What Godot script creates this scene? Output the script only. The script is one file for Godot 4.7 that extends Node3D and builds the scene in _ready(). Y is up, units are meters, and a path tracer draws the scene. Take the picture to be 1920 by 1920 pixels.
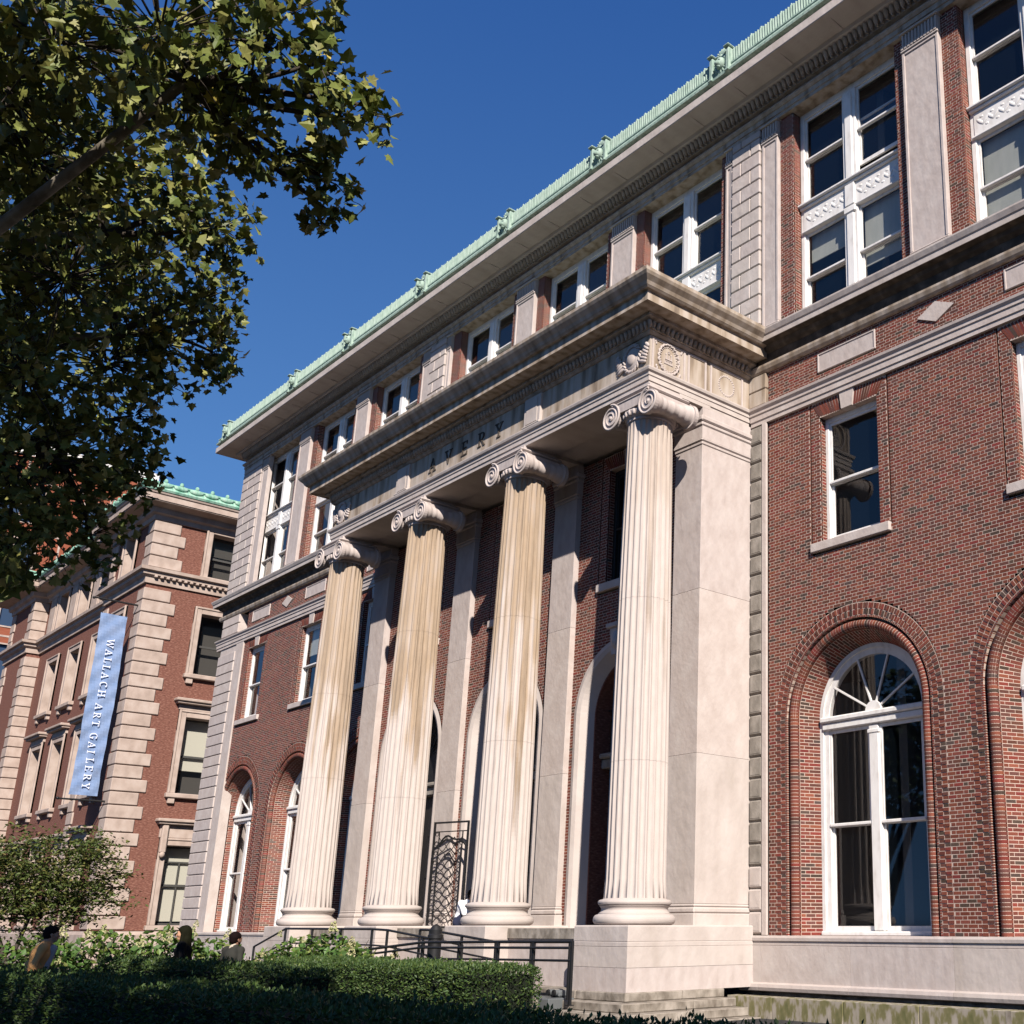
extends Node3D
# A brick and limestone university hall with an Ionic portico, seen from the lawn below.
# Units are metres. x runs along the facade (right is +), z points out of the facade, y is up.

const G := -2.25          # ground level
const XC := -15.55        # centre line of the portico
const SP := 4.687         # column spacing
const C4 := -8.52         # axis of the right-hand column
const ZCOL := 2.7         # plane of the column axes
const COURSE := 0.0695    # brick course
var M := {}
var rng := RandomNumberGenerator.new()
var hall: Node3D
var bt: Array[Transform3D] = []     # bricks of the hall
var bc: PackedColorArray = PackedColorArray()
var rt: Array[Transform3D] = []     # round-nosed bricks of the arches
var rc: PackedColorArray = PackedColorArray()
var unit_brick: ArrayMesh
var counters := {}

# ---------------------------------------------------------------- mesh builder
class MB:
	var v := PackedVector3Array()
	var n := PackedVector3Array()
	var uv := PackedVector2Array()
	var col := PackedColorArray()
	func tri3(a: Vector3, b: Vector3, c: Vector3) -> void:
		var nn := (b - a).cross(c - a).normalized()
		v.append(a); v.append(c); v.append(b)
		n.append(nn); n.append(nn); n.append(nn)
	func quad(a: Vector3, b: Vector3, c: Vector3, d: Vector3) -> void:
		# counter-clockwise seen from the front
		var nn := (c - a).cross(d - b).normalized()
		v.append(a); v.append(c); v.append(b)
		v.append(a); v.append(d); v.append(c)
		for i in 6: n.append(nn)
	func quadn(a: Vector3, b: Vector3, c: Vector3, d: Vector3, na: Vector3, nb: Vector3, nc: Vector3, nd: Vector3) -> void:
		v.append(a); v.append(c); v.append(b)
		v.append(a); v.append(d); v.append(c)
		n.append(na); n.append(nc); n.append(nb)
		n.append(na); n.append(nd); n.append(nc)
	func quaduv(a: Vector2, b: Vector2, c: Vector2, d: Vector2) -> void:
		uv.append(a); uv.append(c); uv.append(b)
		uv.append(a); uv.append(d); uv.append(c)
	func box(x0: float, x1: float, y0: float, y1: float, z0: float, z1: float) -> void:
		quad(Vector3(x0,y0,z1), Vector3(x1,y0,z1), Vector3(x1,y1,z1), Vector3(x0,y1,z1))
		quad(Vector3(x1,y0,z0), Vector3(x0,y0,z0), Vector3(x0,y1,z0), Vector3(x1,y1,z0))
		quad(Vector3(x1,y0,z1), Vector3(x1,y0,z0), Vector3(x1,y1,z0), Vector3(x1,y1,z1))
		quad(Vector3(x0,y0,z0), Vector3(x0,y0,z1), Vector3(x0,y1,z1), Vector3(x0,y1,z0))
		quad(Vector3(x0,y1,z1), Vector3(x1,y1,z1), Vector3(x1,y1,z0), Vector3(x0,y1,z0))
		quad(Vector3(x0,y0,z0), Vector3(x1,y0,z0), Vector3(x1,y0,z1), Vector3(x0,y0,z1))
	func cbox(x0: float, x1: float, y0: float, y1: float, z0: float, z1: float, c := 0.015) -> void:
		# box with chamfered edges
		var lo := Vector3(x0, y0, z0)
		var hi := Vector3(x1, y1, z1)
		var P := {}
		for sx in 2:
			for sy in 2:
				for sz in 2:
					var s := [sx, sy, sz]
					for ax in 3:
						var p := Vector3.ZERO
						for k in 3:
							var inset := 0.0 if k == ax else c
							p[k] = (hi[k] - inset) if s[k] == 1 else (lo[k] + inset)
						P[[sx, sy, sz, ax]] = p
		var ctr := (lo + hi) * 0.5
		for ax in 3:
			var b := (ax + 1) % 3
			var d := (ax + 2) % 3
			for sgn in 2:
				var q := []
				for kk in [[0,0],[1,0],[1,1],[0,1]]:
					var s := [0,0,0]
					s[ax] = sgn; s[b] = kk[0]; s[d] = kk[1]
					q.append(P[[s[0], s[1], s[2], ax]])
				oq(q[0], q[1], q[2], q[3], ctr)
			# the four edges parallel to ax
			for sb in 2:
				for sd in 2:
					var s0 := [0,0,0]
					var s1 := [0,0,0]
					s0[b] = sb; s0[d] = sd; s1[b] = sb; s1[d] = sd; s1[ax] = 1
					oq(P[[s0[0],s0[1],s0[2],b]], P[[s1[0],s1[1],s1[2],b]], P[[s1[0],s1[1],s1[2],d]], P[[s0[0],s0[1],s0[2],d]], ctr)
		for sx in 2:
			for sy in 2:
				for sz in 2:
					ot(P[[sx,sy,sz,0]], P[[sx,sy,sz,1]], P[[sx,sy,sz,2]], ctr)
	func oq(a: Vector3, b: Vector3, c: Vector3, d: Vector3, ctr: Vector3) -> void:
		if (c - a).cross(d - b).dot((a + c) * 0.5 - ctr) < 0.0: quad(a, d, c, b)
		else: quad(a, b, c, d)
	func ot(a: Vector3, b: Vector3, c: Vector3, ctr: Vector3) -> void:
		if (b - a).cross(c - a).dot(a - ctr) < 0.0: tri3(a, c, b)
		else: tri3(a, b, c)
	func sweep(path: Array, prof: Array, caps := true) -> void:
		# path: Vector2(x, z) from right to left; prof: Vector2(outward, y) bottom to top
		var mit := []
		for i in path.size():
			var o1 := Vector2.ZERO
			var o2 := Vector2.ZERO
			if i > 0:
				var t: Vector2 = (path[i] - path[i-1]).normalized()
				o1 = Vector2(t.y, -t.x)
			if i < path.size() - 1:
				var t2: Vector2 = (path[i+1] - path[i]).normalized()
				o2 = Vector2(t2.y, -t2.x)
			if i == 0: o1 = o2
			if i == path.size() - 1: o2 = o1
			mit.append((o1 + o2) / (1.0 + o1.dot(o2)))
		for i in path.size() - 1:
			for k in prof.size() - 1:
				quad(sp(path, mit, prof, i+1, k), sp(path, mit, prof, i, k), sp(path, mit, prof, i, k+1), sp(path, mit, prof, i+1, k+1))
		if caps:
			var poly := PackedVector2Array(prof)
			var idx := Geometry2D.triangulate_polygon(poly)
			for e in [0, path.size() - 1]:
				for t in range(0, idx.size(), 3):
					var a := sp(path, mit, prof, e, idx[t])
					var b := sp(path, mit, prof, e, idx[t+1])
					var c := sp(path, mit, prof, e, idx[t+2])
					var dv: Vector2 = (path[1] - path[0]) * -1.0 if e == 0 else path[e] - path[e-1]
					if (b - a).cross(c - a).dot(Vector3(dv.x, 0, dv.y)) < 0: tri3(a, c, b)
					else: tri3(a, b, c)
	func sp(path: Array, mit: Array, prof: Array, i: int, k: int) -> Vector3:
		var q: Vector2 = path[i] + mit[i] * prof[k].x
		return Vector3(q.x, prof[k].y, q.y)
	func lathe(c: Vector3, prof: Array, seg: int) -> void:
		# prof: Vector2(radius, y) bottom to top, round the y axis
		for k in prof.size() - 1:
			var d: Vector2 = prof[k+1] - prof[k]
			var nr := Vector2(d.y, -d.x).normalized()
			for s in seg:
				var a0 := TAU * s / seg
				var a1 := TAU * (s + 1) / seg
				var e0 := Vector3(cos(a0), 0, -sin(a0))
				var e1 := Vector3(cos(a1), 0, -sin(a1))
				var up := Vector3.UP
				var n0 := e0 * nr.x + up * nr.y
				var n1 := e1 * nr.x + up * nr.y
				quadn(c + e0 * prof[k].x + up * prof[k].y, c + e1 * prof[k].x + up * prof[k].y, c + e1 * prof[k+1].x + up * prof[k+1].y, c + e0 * prof[k+1].x + up * prof[k+1].y, n0, n1, n1, n0)
	func tube(pts: Array, r0: float, r1: float, seg := 6, cap := true) -> void:
		var m := pts.size()
		var fr := []
		var up := Vector3(0.13, 1, 0.07).normalized()
		for i in m:
			var t: Vector3 = (pts[mini(i+1, m-1)] - pts[maxi(i-1, 0)]).normalized()
			if absf(t.dot(up)) > 0.95: up = Vector3(1, 0.1, 0.2).normalized()
			var bx := t.cross(up).normalized()
			var by := bx.cross(t).normalized()
			up = by
			fr.append([bx, by])
		for i in m - 1:
			var ra := lerpf(r0, r1, float(i) / (m - 1))
			var rb := lerpf(r0, r1, float(i + 1) / (m - 1))
			for s in seg:
				var a0 := TAU * s / seg
				var a1 := TAU * (s + 1) / seg
				var d00: Vector3 = fr[i][0] * cos(a0) + fr[i][1] * sin(a0)
				var d01: Vector3 = fr[i][0] * cos(a1) + fr[i][1] * sin(a1)
				var d10: Vector3 = fr[i+1][0] * cos(a0) + fr[i+1][1] * sin(a0)
				var d11: Vector3 = fr[i+1][0] * cos(a1) + fr[i+1][1] * sin(a1)
				quadn(pts[i] + d01 * ra, pts[i] + d00 * ra, pts[i+1] + d10 * rb, pts[i+1] + d11 * rb, d01, d00, d10, d11)
		if cap:
			for s in range(1, seg - 1):
				for e in [[0, r0, 1], [m - 1, r1, -1]]:
					var f: Array = fr[e[0]]
					var q := []
					for k in [0, s, s + 1]:
						var a: float = TAU * k / seg
						q.append(pts[e[0]] + (f[0] * cos(a) + f[1] * sin(a)) * e[1])
					if e[2] == 1: tri3(q[0], q[1], q[2])
					else: tri3(q[0], q[2], q[1])
	func prism(poly: PackedVector2Array, z0: float, z1: float) -> void:
		# polygon in x, y extruded along z
		var p := poly
		if Geometry2D.is_polygon_clockwise(p): p.reverse()
		var idx := Geometry2D.triangulate_polygon(p)
		for t in range(0, idx.size(), 3):
			var q := [p[idx[t]], p[idx[t+1]], p[idx[t+2]]]
			if (q[1] - q[0]).cross(q[2] - q[0]) < 0: q = [q[0], q[2], q[1]]
			tri3(Vector3(q[0].x,q[0].y,z1), Vector3(q[1].x,q[1].y,z1), Vector3(q[2].x,q[2].y,z1))
			tri3(Vector3(q[0].x,q[0].y,z0), Vector3(q[2].x,q[2].y,z0), Vector3(q[1].x,q[1].y,z0))
		for i in p.size():
			var a := p[i]
			var b := p[(i + 1) % p.size()]
			quad(Vector3(a.x,a.y,z0), Vector3(b.x,b.y,z0), Vector3(b.x,b.y,z1), Vector3(a.x,a.y,z1))
	func xform(t: Transform3D, from := 0) -> void:
		for i in range(from, v.size()):
			v[i] = t * v[i]
			n[i] = (t.basis * n[i]).normalized()
	func ball(c: Vector3, r: Vector3, rings := 6, seg := 8) -> void:
		for i in rings:
			var t0 := PI * i / rings - PI / 2
			var t1 := PI * (i + 1) / rings - PI / 2
			for s in seg:
				var a0 := TAU * s / seg
				var a1 := TAU * (s + 1) / seg
				var d := [Vector3(cos(t0)*cos(a0), sin(t0), -cos(t0)*sin(a0)), Vector3(cos(t0)*cos(a1), sin(t0), -cos(t0)*sin(a1)), Vector3(cos(t1)*cos(a1), sin(t1), -cos(t1)*sin(a1)), Vector3(cos(t1)*cos(a0), sin(t1), -cos(t1)*sin(a0))]
				quadn(c + d[0]*r, c + d[1]*r, c + d[2]*r, c + d[3]*r, (d[0]/r).normalized(), (d[1]/r).normalized(), (d[2]/r).normalized(), (d[3]/r).normalized())
	func mesh(mat: Material) -> ArrayMesh:
		var am := ArrayMesh.new()
		var arr := []
		arr.resize(Mesh.ARRAY_MAX)
		arr[Mesh.ARRAY_VERTEX] = v
		arr[Mesh.ARRAY_NORMAL] = n
		if uv.size() == v.size(): arr[Mesh.ARRAY_TEX_UV] = uv
		if col.size() == v.size(): arr[Mesh.ARRAY_COLOR] = col
		am.add_surface_from_arrays(Mesh.PRIMITIVE_TRIANGLES, arr)
		am.surface_set_material(0, mat)
		return am

# ---------------------------------------------------------------- scene helpers
func numbered(parent: Node, called: String) -> String:
	var key := str(parent.get_instance_id()) + called
	var k: int = counters.get(key, 0)
	counters[key] = k + 1
	return called if k == 0 else "%s_%03d" % [called, k]

func tag(o: Node, label := "", category := "", group := "", kind := "") -> Node:
	if label != "": o.set_meta("label", label)
	if category != "": o.set_meta("category", category)
	if group != "": o.set_meta("group", group)
	if kind != "": o.set_meta("kind", kind)
	return o

func node(parent: Node, called: String, at := Vector3.ZERO) -> Node3D:
	var o := Node3D.new()
	o.name = numbered(parent, called)
	parent.add_child(o)
	o.position = at
	return o

func inst(parent: Node, called: String, mesh: Mesh, at := Vector3.ZERO, turn := 0.0) -> MeshInstance3D:
	var o := MeshInstance3D.new()
	o.mesh = mesh
	o.name = numbered(parent, called)
	parent.add_child(o)
	o.position = at
	o.rotation.y = turn
	return o

func part(parent: Node, called: String, mb: MB, mat: Material) -> MeshInstance3D:
	return inst(parent, called, mb.mesh(mat))

func multi(parent: Node, called: String, mesh: Mesh, tr: Array[Transform3D], cols: PackedColorArray, kind := "stuff") -> MultiMeshInstance3D:
	var mm := MultiMesh.new()
	mm.transform_format = MultiMesh.TRANSFORM_3D
	mm.use_colors = cols.size() > 0
	mm.mesh = mesh
	mm.instance_count = tr.size()
	for i in tr.size():
		mm.set_instance_transform(i, tr[i])
		if cols.size() > 0: mm.set_instance_color(i, cols[i])
	var o := MultiMeshInstance3D.new()
	o.multimesh = mm
	o.name = numbered(parent, called)
	parent.add_child(o)
	if kind != "": o.set_meta("kind", kind)
	return o

# ---------------------------------------------------------------- textures and materials
func lin(r: float, g: float, b: float) -> Color:
	return Color(r, g, b).linear_to_srgb()

func noise_img(size: int, freq: float, seed_: int, oct := 5, type := FastNoiseLite.TYPE_SIMPLEX_SMOOTH) -> Image:
	var nz := FastNoiseLite.new()
	nz.noise_type = type
	nz.seed = seed_
	nz.frequency = freq
	nz.fractal_octaves = oct
	return nz.get_seamless_image(size, size)

func ramp_tex(img: Image, stops: Array, gain := .70) -> ImageTexture:
	# stops: [position, linear Color]
	var lut := []
	for i in 256:
		var t := i / 255.0
		var c: Color = stops[0][1]
		for k in stops.size() - 1:
			if t >= stops[k][0]:
				c = stops[k][1].lerp(stops[k+1][1], clampf((t - stops[k][0]) / (stops[k+1][0] - stops[k][0]), 0, 1))
		lut.append((c * gain).linear_to_srgb())
	var w := img.get_width()
	var h := img.get_height()
	var out := Image.create(w, h, true, Image.FORMAT_RGB8)
	for y in h:
		for x in w:
			out.set_pixel(x, y, lut[int(img.get_pixel(x, y).r * 255.0)])
	out.generate_mipmaps()
	return ImageTexture.create_from_image(out)

func normal_tex(img: Image, strength: float) -> ImageTexture:
	var c := img.duplicate() as Image
	c.convert(Image.FORMAT_RGBA8)
	c.bump_map_to_normal_map(strength)
	c.generate_mipmaps()
	return ImageTexture.create_from_image(c)

func tri_mat(tex: Texture2D, scale: Vector3, rough := 0.85, nrm: Texture2D = null, nstr := 0.5) -> StandardMaterial3D:
	var m := StandardMaterial3D.new()
	m.albedo_texture = tex
	m.uv1_triplanar = true
	m.uv1_world_triplanar = true
	m.uv1_scale = scale
	m.roughness = rough
	m.metallic_specular = 0.3
	if nrm:
		m.normal_enabled = true
		m.normal_texture = nrm
		m.normal_scale = nstr
	return m

func plain(c: Color, rough := 0.7, metal := 0.0) -> StandardMaterial3D:
	var m := StandardMaterial3D.new()
	m.albedo_color = c
	m.roughness = rough
	m.metallic = metal
	m.metallic_specular = 0.4
	return m

func make_materials() -> void:
	var fine := noise_img(256, 0.03, 11)
	var fine2 := noise_img(256, 0.05, 12, 4)
	var coarse := noise_img(256, 0.012, 13, 5)
	var fn := normal_tex(fine2, 2.0)
	var runs := noise_img(256, .02, 15, 5)
	var mix := Image.create(256, 256, false, Image.FORMAT_L8)
	for y in 256:
		for x in 256: mix.set_pixel(x, y, Color.WHITE * clampf(.45 * coarse.get_pixel(x, y).r + .55 * runs.get_pixel(x, int(128 + 24 * sin(TAU * y / 256.0))).r, 0, 1))
	M.stone = tri_mat(ramp_tex(mix, [[0.0, Color(.48,.415,.37)], [0.35, Color(.57,.50,.46)], [0.55, Color(.61,.54,.50)], [0.75, Color(.64,.57,.53)], [1.0, Color(.71,.66,.63)]]), Vector3(.30,.20,.30), .86, fn, .25)
	M.stone2 = tri_mat(ramp_tex(fine, [[0.0, Color(.52,.445,.415)], [0.5, Color(.58,.505,.475)], [1.0, Color(.63,.56,.53)]]), Vector3(.4,.2,.4), .86, fn, .25)
	M.stone3 = tri_mat(ramp_tex(coarse, [[0.0, Color(.55,.47,.43)], [0.5, Color(.61,.53,.49)], [1.0, Color(.66,.59,.55)]]), Vector3(.6,.4,.6), .86, fn, .25)
	# rain-streaked limestone of the cornices
	M.streak = tri_mat(ramp_tex(fine, [[0.0, Color(.20,.155,.12)], [0.30, Color(.36,.285,.215)], [0.5, Color(.47,.39,.315)], [0.75, Color(.54,.465,.40)], [1.0, Color(.60,.53,.475)]]), Vector3(.35,.06,.35), .88, fn, .3)
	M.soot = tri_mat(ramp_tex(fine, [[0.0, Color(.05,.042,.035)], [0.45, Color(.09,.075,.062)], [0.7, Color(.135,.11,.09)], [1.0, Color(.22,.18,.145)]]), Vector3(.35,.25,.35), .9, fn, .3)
	M.grime = tri_mat(ramp_tex(fine, [[0.0, Color(.012,.011,.010)], [0.5, Color(.03,.026,.022)], [0.8, Color(.06,.05,.042)], [1.0, Color(.14,.115,.09)]]), Vector3(.6,.3,.6), .95, fn, .3)
	M.grey_stone = tri_mat(ramp_tex(coarse, [[0.0, Color(.20,.18,.155)], [0.5, Color(.31,.28,.245)], [1.0, Color(.43,.39,.345)]]), Vector3(.9,.5,.9), .9, fn, .3)
	M.step_stone = tri_mat(ramp_tex(fine, [[0.0, Color(.15,.125,.10)], [0.4, Color(.29,.255,.215)], [0.7, Color(.40,.355,.305)], [1.0, Color(.48,.43,.38)]]), Vector3(.4,.25,.4), .9, fn, .4)
	M.soffit = tri_mat(ramp_tex(coarse, [[0.0, Color(.075,.057,.045)], [0.5, Color(.13,.10,.08)], [1.0, Color(.20,.16,.13)]]), Vector3(.5,.5,.5), .92)
	M.mortar = tri_mat(ramp_tex(fine2, [[0.0, Color(.50,.385,.32)], [0.5, Color(.62,.49,.415)], [1.0, Color(.70,.57,.49)]]), Vector3(.8,.8,.8), .95)
	# brick: instance colour times grain
	var bm := StandardMaterial3D.new()
	bm.vertex_color_use_as_albedo = true
	bm.albedo_texture = ramp_tex(fine2, [[0.0, Color(.55,.55,.55)], [0.5, Color(.86,.86,.86)], [1.0, Color(1,1,1)]])
	bm.uv1_triplanar = true
	bm.uv1_world_triplanar = true
	bm.uv1_scale = Vector3(2.3, 2.3, 2.3)
	bm.roughness = .9
	bm.metallic_specular = .25
	M.brick = bm
	M.far_brick = tri_mat(ramp_tex(noise_img(256, 0.11, 21, 4), [[0.0, Color(.10,.042,.034)], [0.35, Color(.19,.082,.062)], [0.65, Color(.24,.108,.08)], [1.0, Color(.40,.235,.185)]]), Vector3(.22,.62,.22), .92)
	M.white = tri_mat(ramp_tex(fine, [[0.0, Color(.60,.57,.54)], [0.4, Color(.74,.72,.70)], [1.0, Color(.80,.785,.77)]], .84), Vector3(.6,.25,.6), .5)
	M.copper = tri_mat(ramp_tex(fine, [[0.0, Color(.15,.22,.18)], [0.35, Color(.27,.375,.315)], [0.65, Color(.35,.455,.39)], [1.0, Color(.46,.55,.49)]], .85), Vector3(.8,.25,.8), .8, fn, .4)
	M.copper_dark = tri_mat(ramp_tex(fine, [[0.0, Color(.03,.055,.05)], [0.6, Color(.06,.10,.09)], [1.0, Color(.13,.21,.18)]]), Vector3(.8,.25,.8), .8)
	M.iron = plain(lin(.012,.012,.013), .5)
	M.bronze_and_shade = plain(lin(.018,.016,.014), .45, .2)  # door leaves; also window frames with the portico shade in their colour
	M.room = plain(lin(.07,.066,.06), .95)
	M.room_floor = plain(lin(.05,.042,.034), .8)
	M.blind = tri_mat(ramp_tex(fine2, [[0.0, Color(.50,.53,.48)], [1.0, Color(.60,.62,.57)]]), Vector3(.4,.1,.4), .9)
	var cur := plain(lin(.30,.295,.275), .95)
	cur.cull_mode = BaseMaterial3D.CULL_DISABLED
	M.curtain = cur
	var gl := StandardMaterial3D.new()
	gl.albedo_color = Color(.10, .13, .16, .20)
	gl.transparency = BaseMaterial3D.TRANSPARENCY_ALPHA
	gl.roughness = .02
	gl.metallic_specular = .75
	M.glass = gl
	M.columns = [column_mat(5, 1.0), column_mat(6, .1), column_mat(7, 1.0), column_mat(8, .9)]
	M.ground = tri_mat(ramp_tex(fine, [[0.0, Color(.022,.018,.011)], [0.5, Color(.04,.034,.022)], [1.0, Color(.06,.052,.034)]]), Vector3(.4,.4,.4), .97)
	M.asphalt = tri_mat(ramp_tex(fine2, [[0.0, Color(.03,.03,.032)], [0.5, Color(.048,.048,.05)], [1.0, Color(.07,.069,.068)]]), Vector3(.9,.9,.9), .93)
	M.moss = tri_mat(ramp_tex(noise_img(256, 0.022, 31, 5), [[0.0, Color(.10,.11,.04)], [0.42, Color(.22,.20,.10)], [0.56, Color(.36,.32,.26)], [1.0, Color(.46,.41,.355)]]), Vector3(.75,.3,.75), .95)
	M.bark = tri_mat(ramp_tex(noise_img(256, 0.02, 41, 4, FastNoiseLite.TYPE_CELLULAR), [[0.0, Color(.10,.085,.06)], [0.4, Color(.16,.14,.11)], [0.6, Color(.30,.27,.22)], [1.0, Color(.38,.35,.30)]]), Vector3(1.3,.6,1.3), .95)
	M.wood = plain(lin(.045,.036,.028), .9)
	M.leaf = leaf_mat(.35)
	M.needle = leaf_mat(.15)
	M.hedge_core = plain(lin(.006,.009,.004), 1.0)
	M.skin = plain(lin(.36,.20,.13), .6)
	M.hair = plain(lin(.010,.008,.007), .6)

func leaf_mat(back: float) -> StandardMaterial3D:
	var m := StandardMaterial3D.new()
	m.vertex_color_use_as_albedo = true
	m.roughness = .5
	m.metallic_specular = .35
	m.cull_mode = BaseMaterial3D.CULL_DISABLED
	m.backlight_enabled = true
	m.backlight = lin(.10 * back, .13 * back, .02 * back)
	return m

func column_mat(seed_: int, strength: float) -> StandardMaterial3D:
	# limestone with the brown rain stains that run down the flutes from the capital
	var w := 512
	var h := 1024
	var a := noise_img(512, .02, 50 + seed_, 5)
	var b := noise_img(512, .006, 60 + seed_, 3)
	var out := Image.create(w, h, true, Image.FORMAT_RGB8)
	var nz := FastNoiseLite.new()
	nz.seed = seed_
	nz.frequency = 1.0
	for x in w:
		var ang := TAU * x / w
		# streaks and their ragged lower ends, one pattern per flute
		var fl := floorf(24.0 * x / w)
		var reach := .50 + .22 * nz.get_noise_2d(cos(ang) * 2.2, sin(ang) * 2.2) + .14 * nz.get_noise_2d(fl * 7.3, 4.0) 
		if seed_ == 6: reach = .20 + .30 * nz.get_noise_2d(cos(ang) * 1.7 + 5.0, sin(ang) * 1.7) + .12 * nz.get_noise_2d(fl * 9.1, 2.0)
		for y in h:
			var t := float(y) / h          # 0 at the top of the shaft
			var g: float = a.get_pixel(x, int(y * .10) % 512).r
			var g2: float = a.get_pixel((x * 3 + 100) % 512, y % 512).r
			var cl: float = b.get_pixel(x, (y / 2) % 512).r
			var edge := reach + (g - .5) * .55 + (cl - .5) * .35
			var s := smoothstep(edge + .17, edge - .15, t) * (.5 + .9 * g) * (.62 + .7 * cl) * (.8 + .5 * g2)
			s = clampf(s, 0, 1) * lerpf(.30, .92, strength)
			var c := Color(.58,.505,.465).lerp(Color(.64,.57,.53), g2)
			c = c.lerp(Color(.36,.26,.17).lerp(Color(.46,.345,.235), g2), s * .95)
			c = c.lerp(Color(.20,.155,.12), clampf((g - .60) * 3.0, 0, 1) * (.5 if t < edge + .2 else .12))
			out.set_pixel(x, y, (c * .70).linear_to_srgb())
	out.generate_mipmaps()
	var m := StandardMaterial3D.new()
	m.albedo_texture = ImageTexture.create_from_image(out)
	m.roughness = .87
	m.metallic_specular = .3
	return m

# ---------------------------------------------------------------- bricks
var patch := FastNoiseLite.new()
func brick_color() -> Color:
	var k := rng.randf()
	var j := rng.randf_range(.82, 1.2)
	var c := Color(.225, .070, .050)
	if k < .07: c = Color(.105, .072, .060)
	elif k < .30: c = Color(.155, .066, .052)
	elif k < .42: c = Color(.27, .088, .056)
	elif k < .50: c = Color(.25, .055, .045)
	return Color(c.r * j, c.g * j, c.b * j * rng.randf_range(.9, 1.1))

func brick(c: Vector3, size: Vector3, basis := Basis.IDENTITY) -> void:
	# c: centre of the front face; size: width, height, depth
	var b := basis * Basis.from_scale(size)
	bt.append(Transform3D(b, c + basis.z * rng.randf_range(-.0008, .0012)))
	var tone := 1.0 + .16 * patch.get_noise_3d(c.x * .35, c.y * .5, c.z) + .10 * patch.get_noise_3d(c.x * 2.0, c.y * 2.6, 7.0)
	var k := brick_color()
	bc.append(Color(k.r * tone, k.g * tone, k.b * tone))

func free_spans(x0: float, x1: float, ya: float, yb: float, holes: Array) -> Array:
	var spans := [[x0, x1]]
	for h in holes:
		var a := 0.0
		var b := 0.0
		if h.has("r"):
			if yb <= h.yb or ya >= h.ys + h.r: continue
			var dy := maxf(ya - h.ys, 0.0)
			var hw := sqrt(maxf(h.r * h.r - dy * dy, 0.0))
			a = h.cx - hw; b = h.cx + hw
		else:
			if yb <= h.y0 + .01 or ya >= h.y1 - .01: continue
			a = h.x0; b = h.x1
		var out := []
		for s in spans:
			if b <= s[0] or a >= s[1]: out.append(s)
			else:
				if a > s[0]: out.append([s[0], a])
				if b < s[1]: out.append([b, s[1]])
		spans = out
	return spans

func brick_field(x0: float, x1: float, y0: float, y1: float, z: float, holes: Array, mort: MB) -> void:
	var n := int(round((y1 - y0) / COURSE))
	var ch := (y1 - y0) / n
	var per := .308
	for i in n:
		var ya := y0 + i * ch
		var yb := ya + ch
		for s in free_spans(x0, x1, ya, yb, holes):
			mort.quad(Vector3(s[0],ya,z-.003), Vector3(s[1],ya,z-.003), Vector3(s[1],yb,z-.003), Vector3(s[0],yb,z-.003))
			var off := 0.0 if i % 2 == 0 else per * .5
			var k := floorf((s[0] - off) / per) - 1
			while k * per + off < s[1]:
				var xs := k * per + off
				for p in [[xs, xs + .1935], [xs + .2085, xs + .293]]:
					var a := maxf(p[0], s[0] + .003)
					var b := minf(p[1], s[1] - .003)
					if b - a > .022:
						brick(Vector3((a + b) * .5, ya + ch * .5, z), Vector3(b - a, ch - .0145, .045))
				k += 1

func arch_pts(cx: float, yb: float, ys: float, r: float, step: float) -> Array:
	# bricks along a jamb, round the arch and down the other jamb: [point, radial dir]
	var out := []
	var nj := int(round((ys - yb) / step))
	for i in nj:
		var y := yb + (i + .5) * (ys - yb) / nj
		out.append([Vector3(cx - r, y, 0), Vector3(-1, 0, 0), i])
	var na := int(round(PI * r / step))
	for i in na:
		var a := PI - PI * (i + .5) / na
		out.append([Vector3(cx + r * cos(a), ys + r * sin(a), 0), Vector3(cos(a), sin(a), 0), nj + i])
	for i in nj:
		var y := ys - (i + .5) * (ys - yb) / nj
		out.append([Vector3(cx + r, y, 0), Vector3(1, 0, 0), nj + na + i])
	return out

func ring_band(mb: MB, cx: float, yb: float, ys: float, ra: float, za: float, rb: float, zb: float, seg := 40) -> void:
	# surface between two offset curves of the arch (radius ra at depth za to rb at zb)
	var pa := []
	var pb := []
	for q in [[ra, za, pa], [rb, zb, pb]]:
		q[2].append(Vector3(cx - q[0], yb, q[1]))
		for i in seg + 1:
			var a := PI - PI * i / seg
			q[2].append(Vector3(cx + q[0] * cos(a), ys + q[0] * sin(a), q[1]))
		q[2].append(Vector3(cx + q[0], yb, q[1]))
	for i in pa.size() - 1:
		# seen from the front and from inside the opening
		mb.quad(pb[i], pb[i+1], pa[i+1], pa[i])

func ring_bricks(cx: float, yb: float, ys: float, r0: float, r1: float, zf: float, depth: float, alt := 0.0, phase := 0, step := COURSE) -> void:
	var rm := (r0 + r1) * .5
	for p in arch_pts(cx, yb, ys, rm, step):
		var rd: Vector3 = p[1]
		var bas := Basis(rd, Vector3(-rd.y, rd.x, 0), Vector3(0, 0, 1))
		var z := zf
		if alt != 0.0: z += alt if (p[2] + phase) % 2 == 0 else -alt
		brick(Vector3(p[0].x, p[0].y, z), Vector3(r1 - r0 - .012, step - .014, depth), bas)

func ring_roll(cx: float, yb: float, ys: float, r: float, zf: float) -> void:
	for p in arch_pts(cx, yb, ys, r, COURSE):
		var rd: Vector3 = p[1]
		var bas := Basis(rd, Vector3(-rd.y, rd.x, 0), Vector3(0, 0, 1))
		rt.append(Transform3D(bas * Basis.from_scale(Vector3(1, COURSE - .011, 1)), Vector3(p[0].x, p[0].y, zf)))
		rc.append(brick_color())

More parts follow.
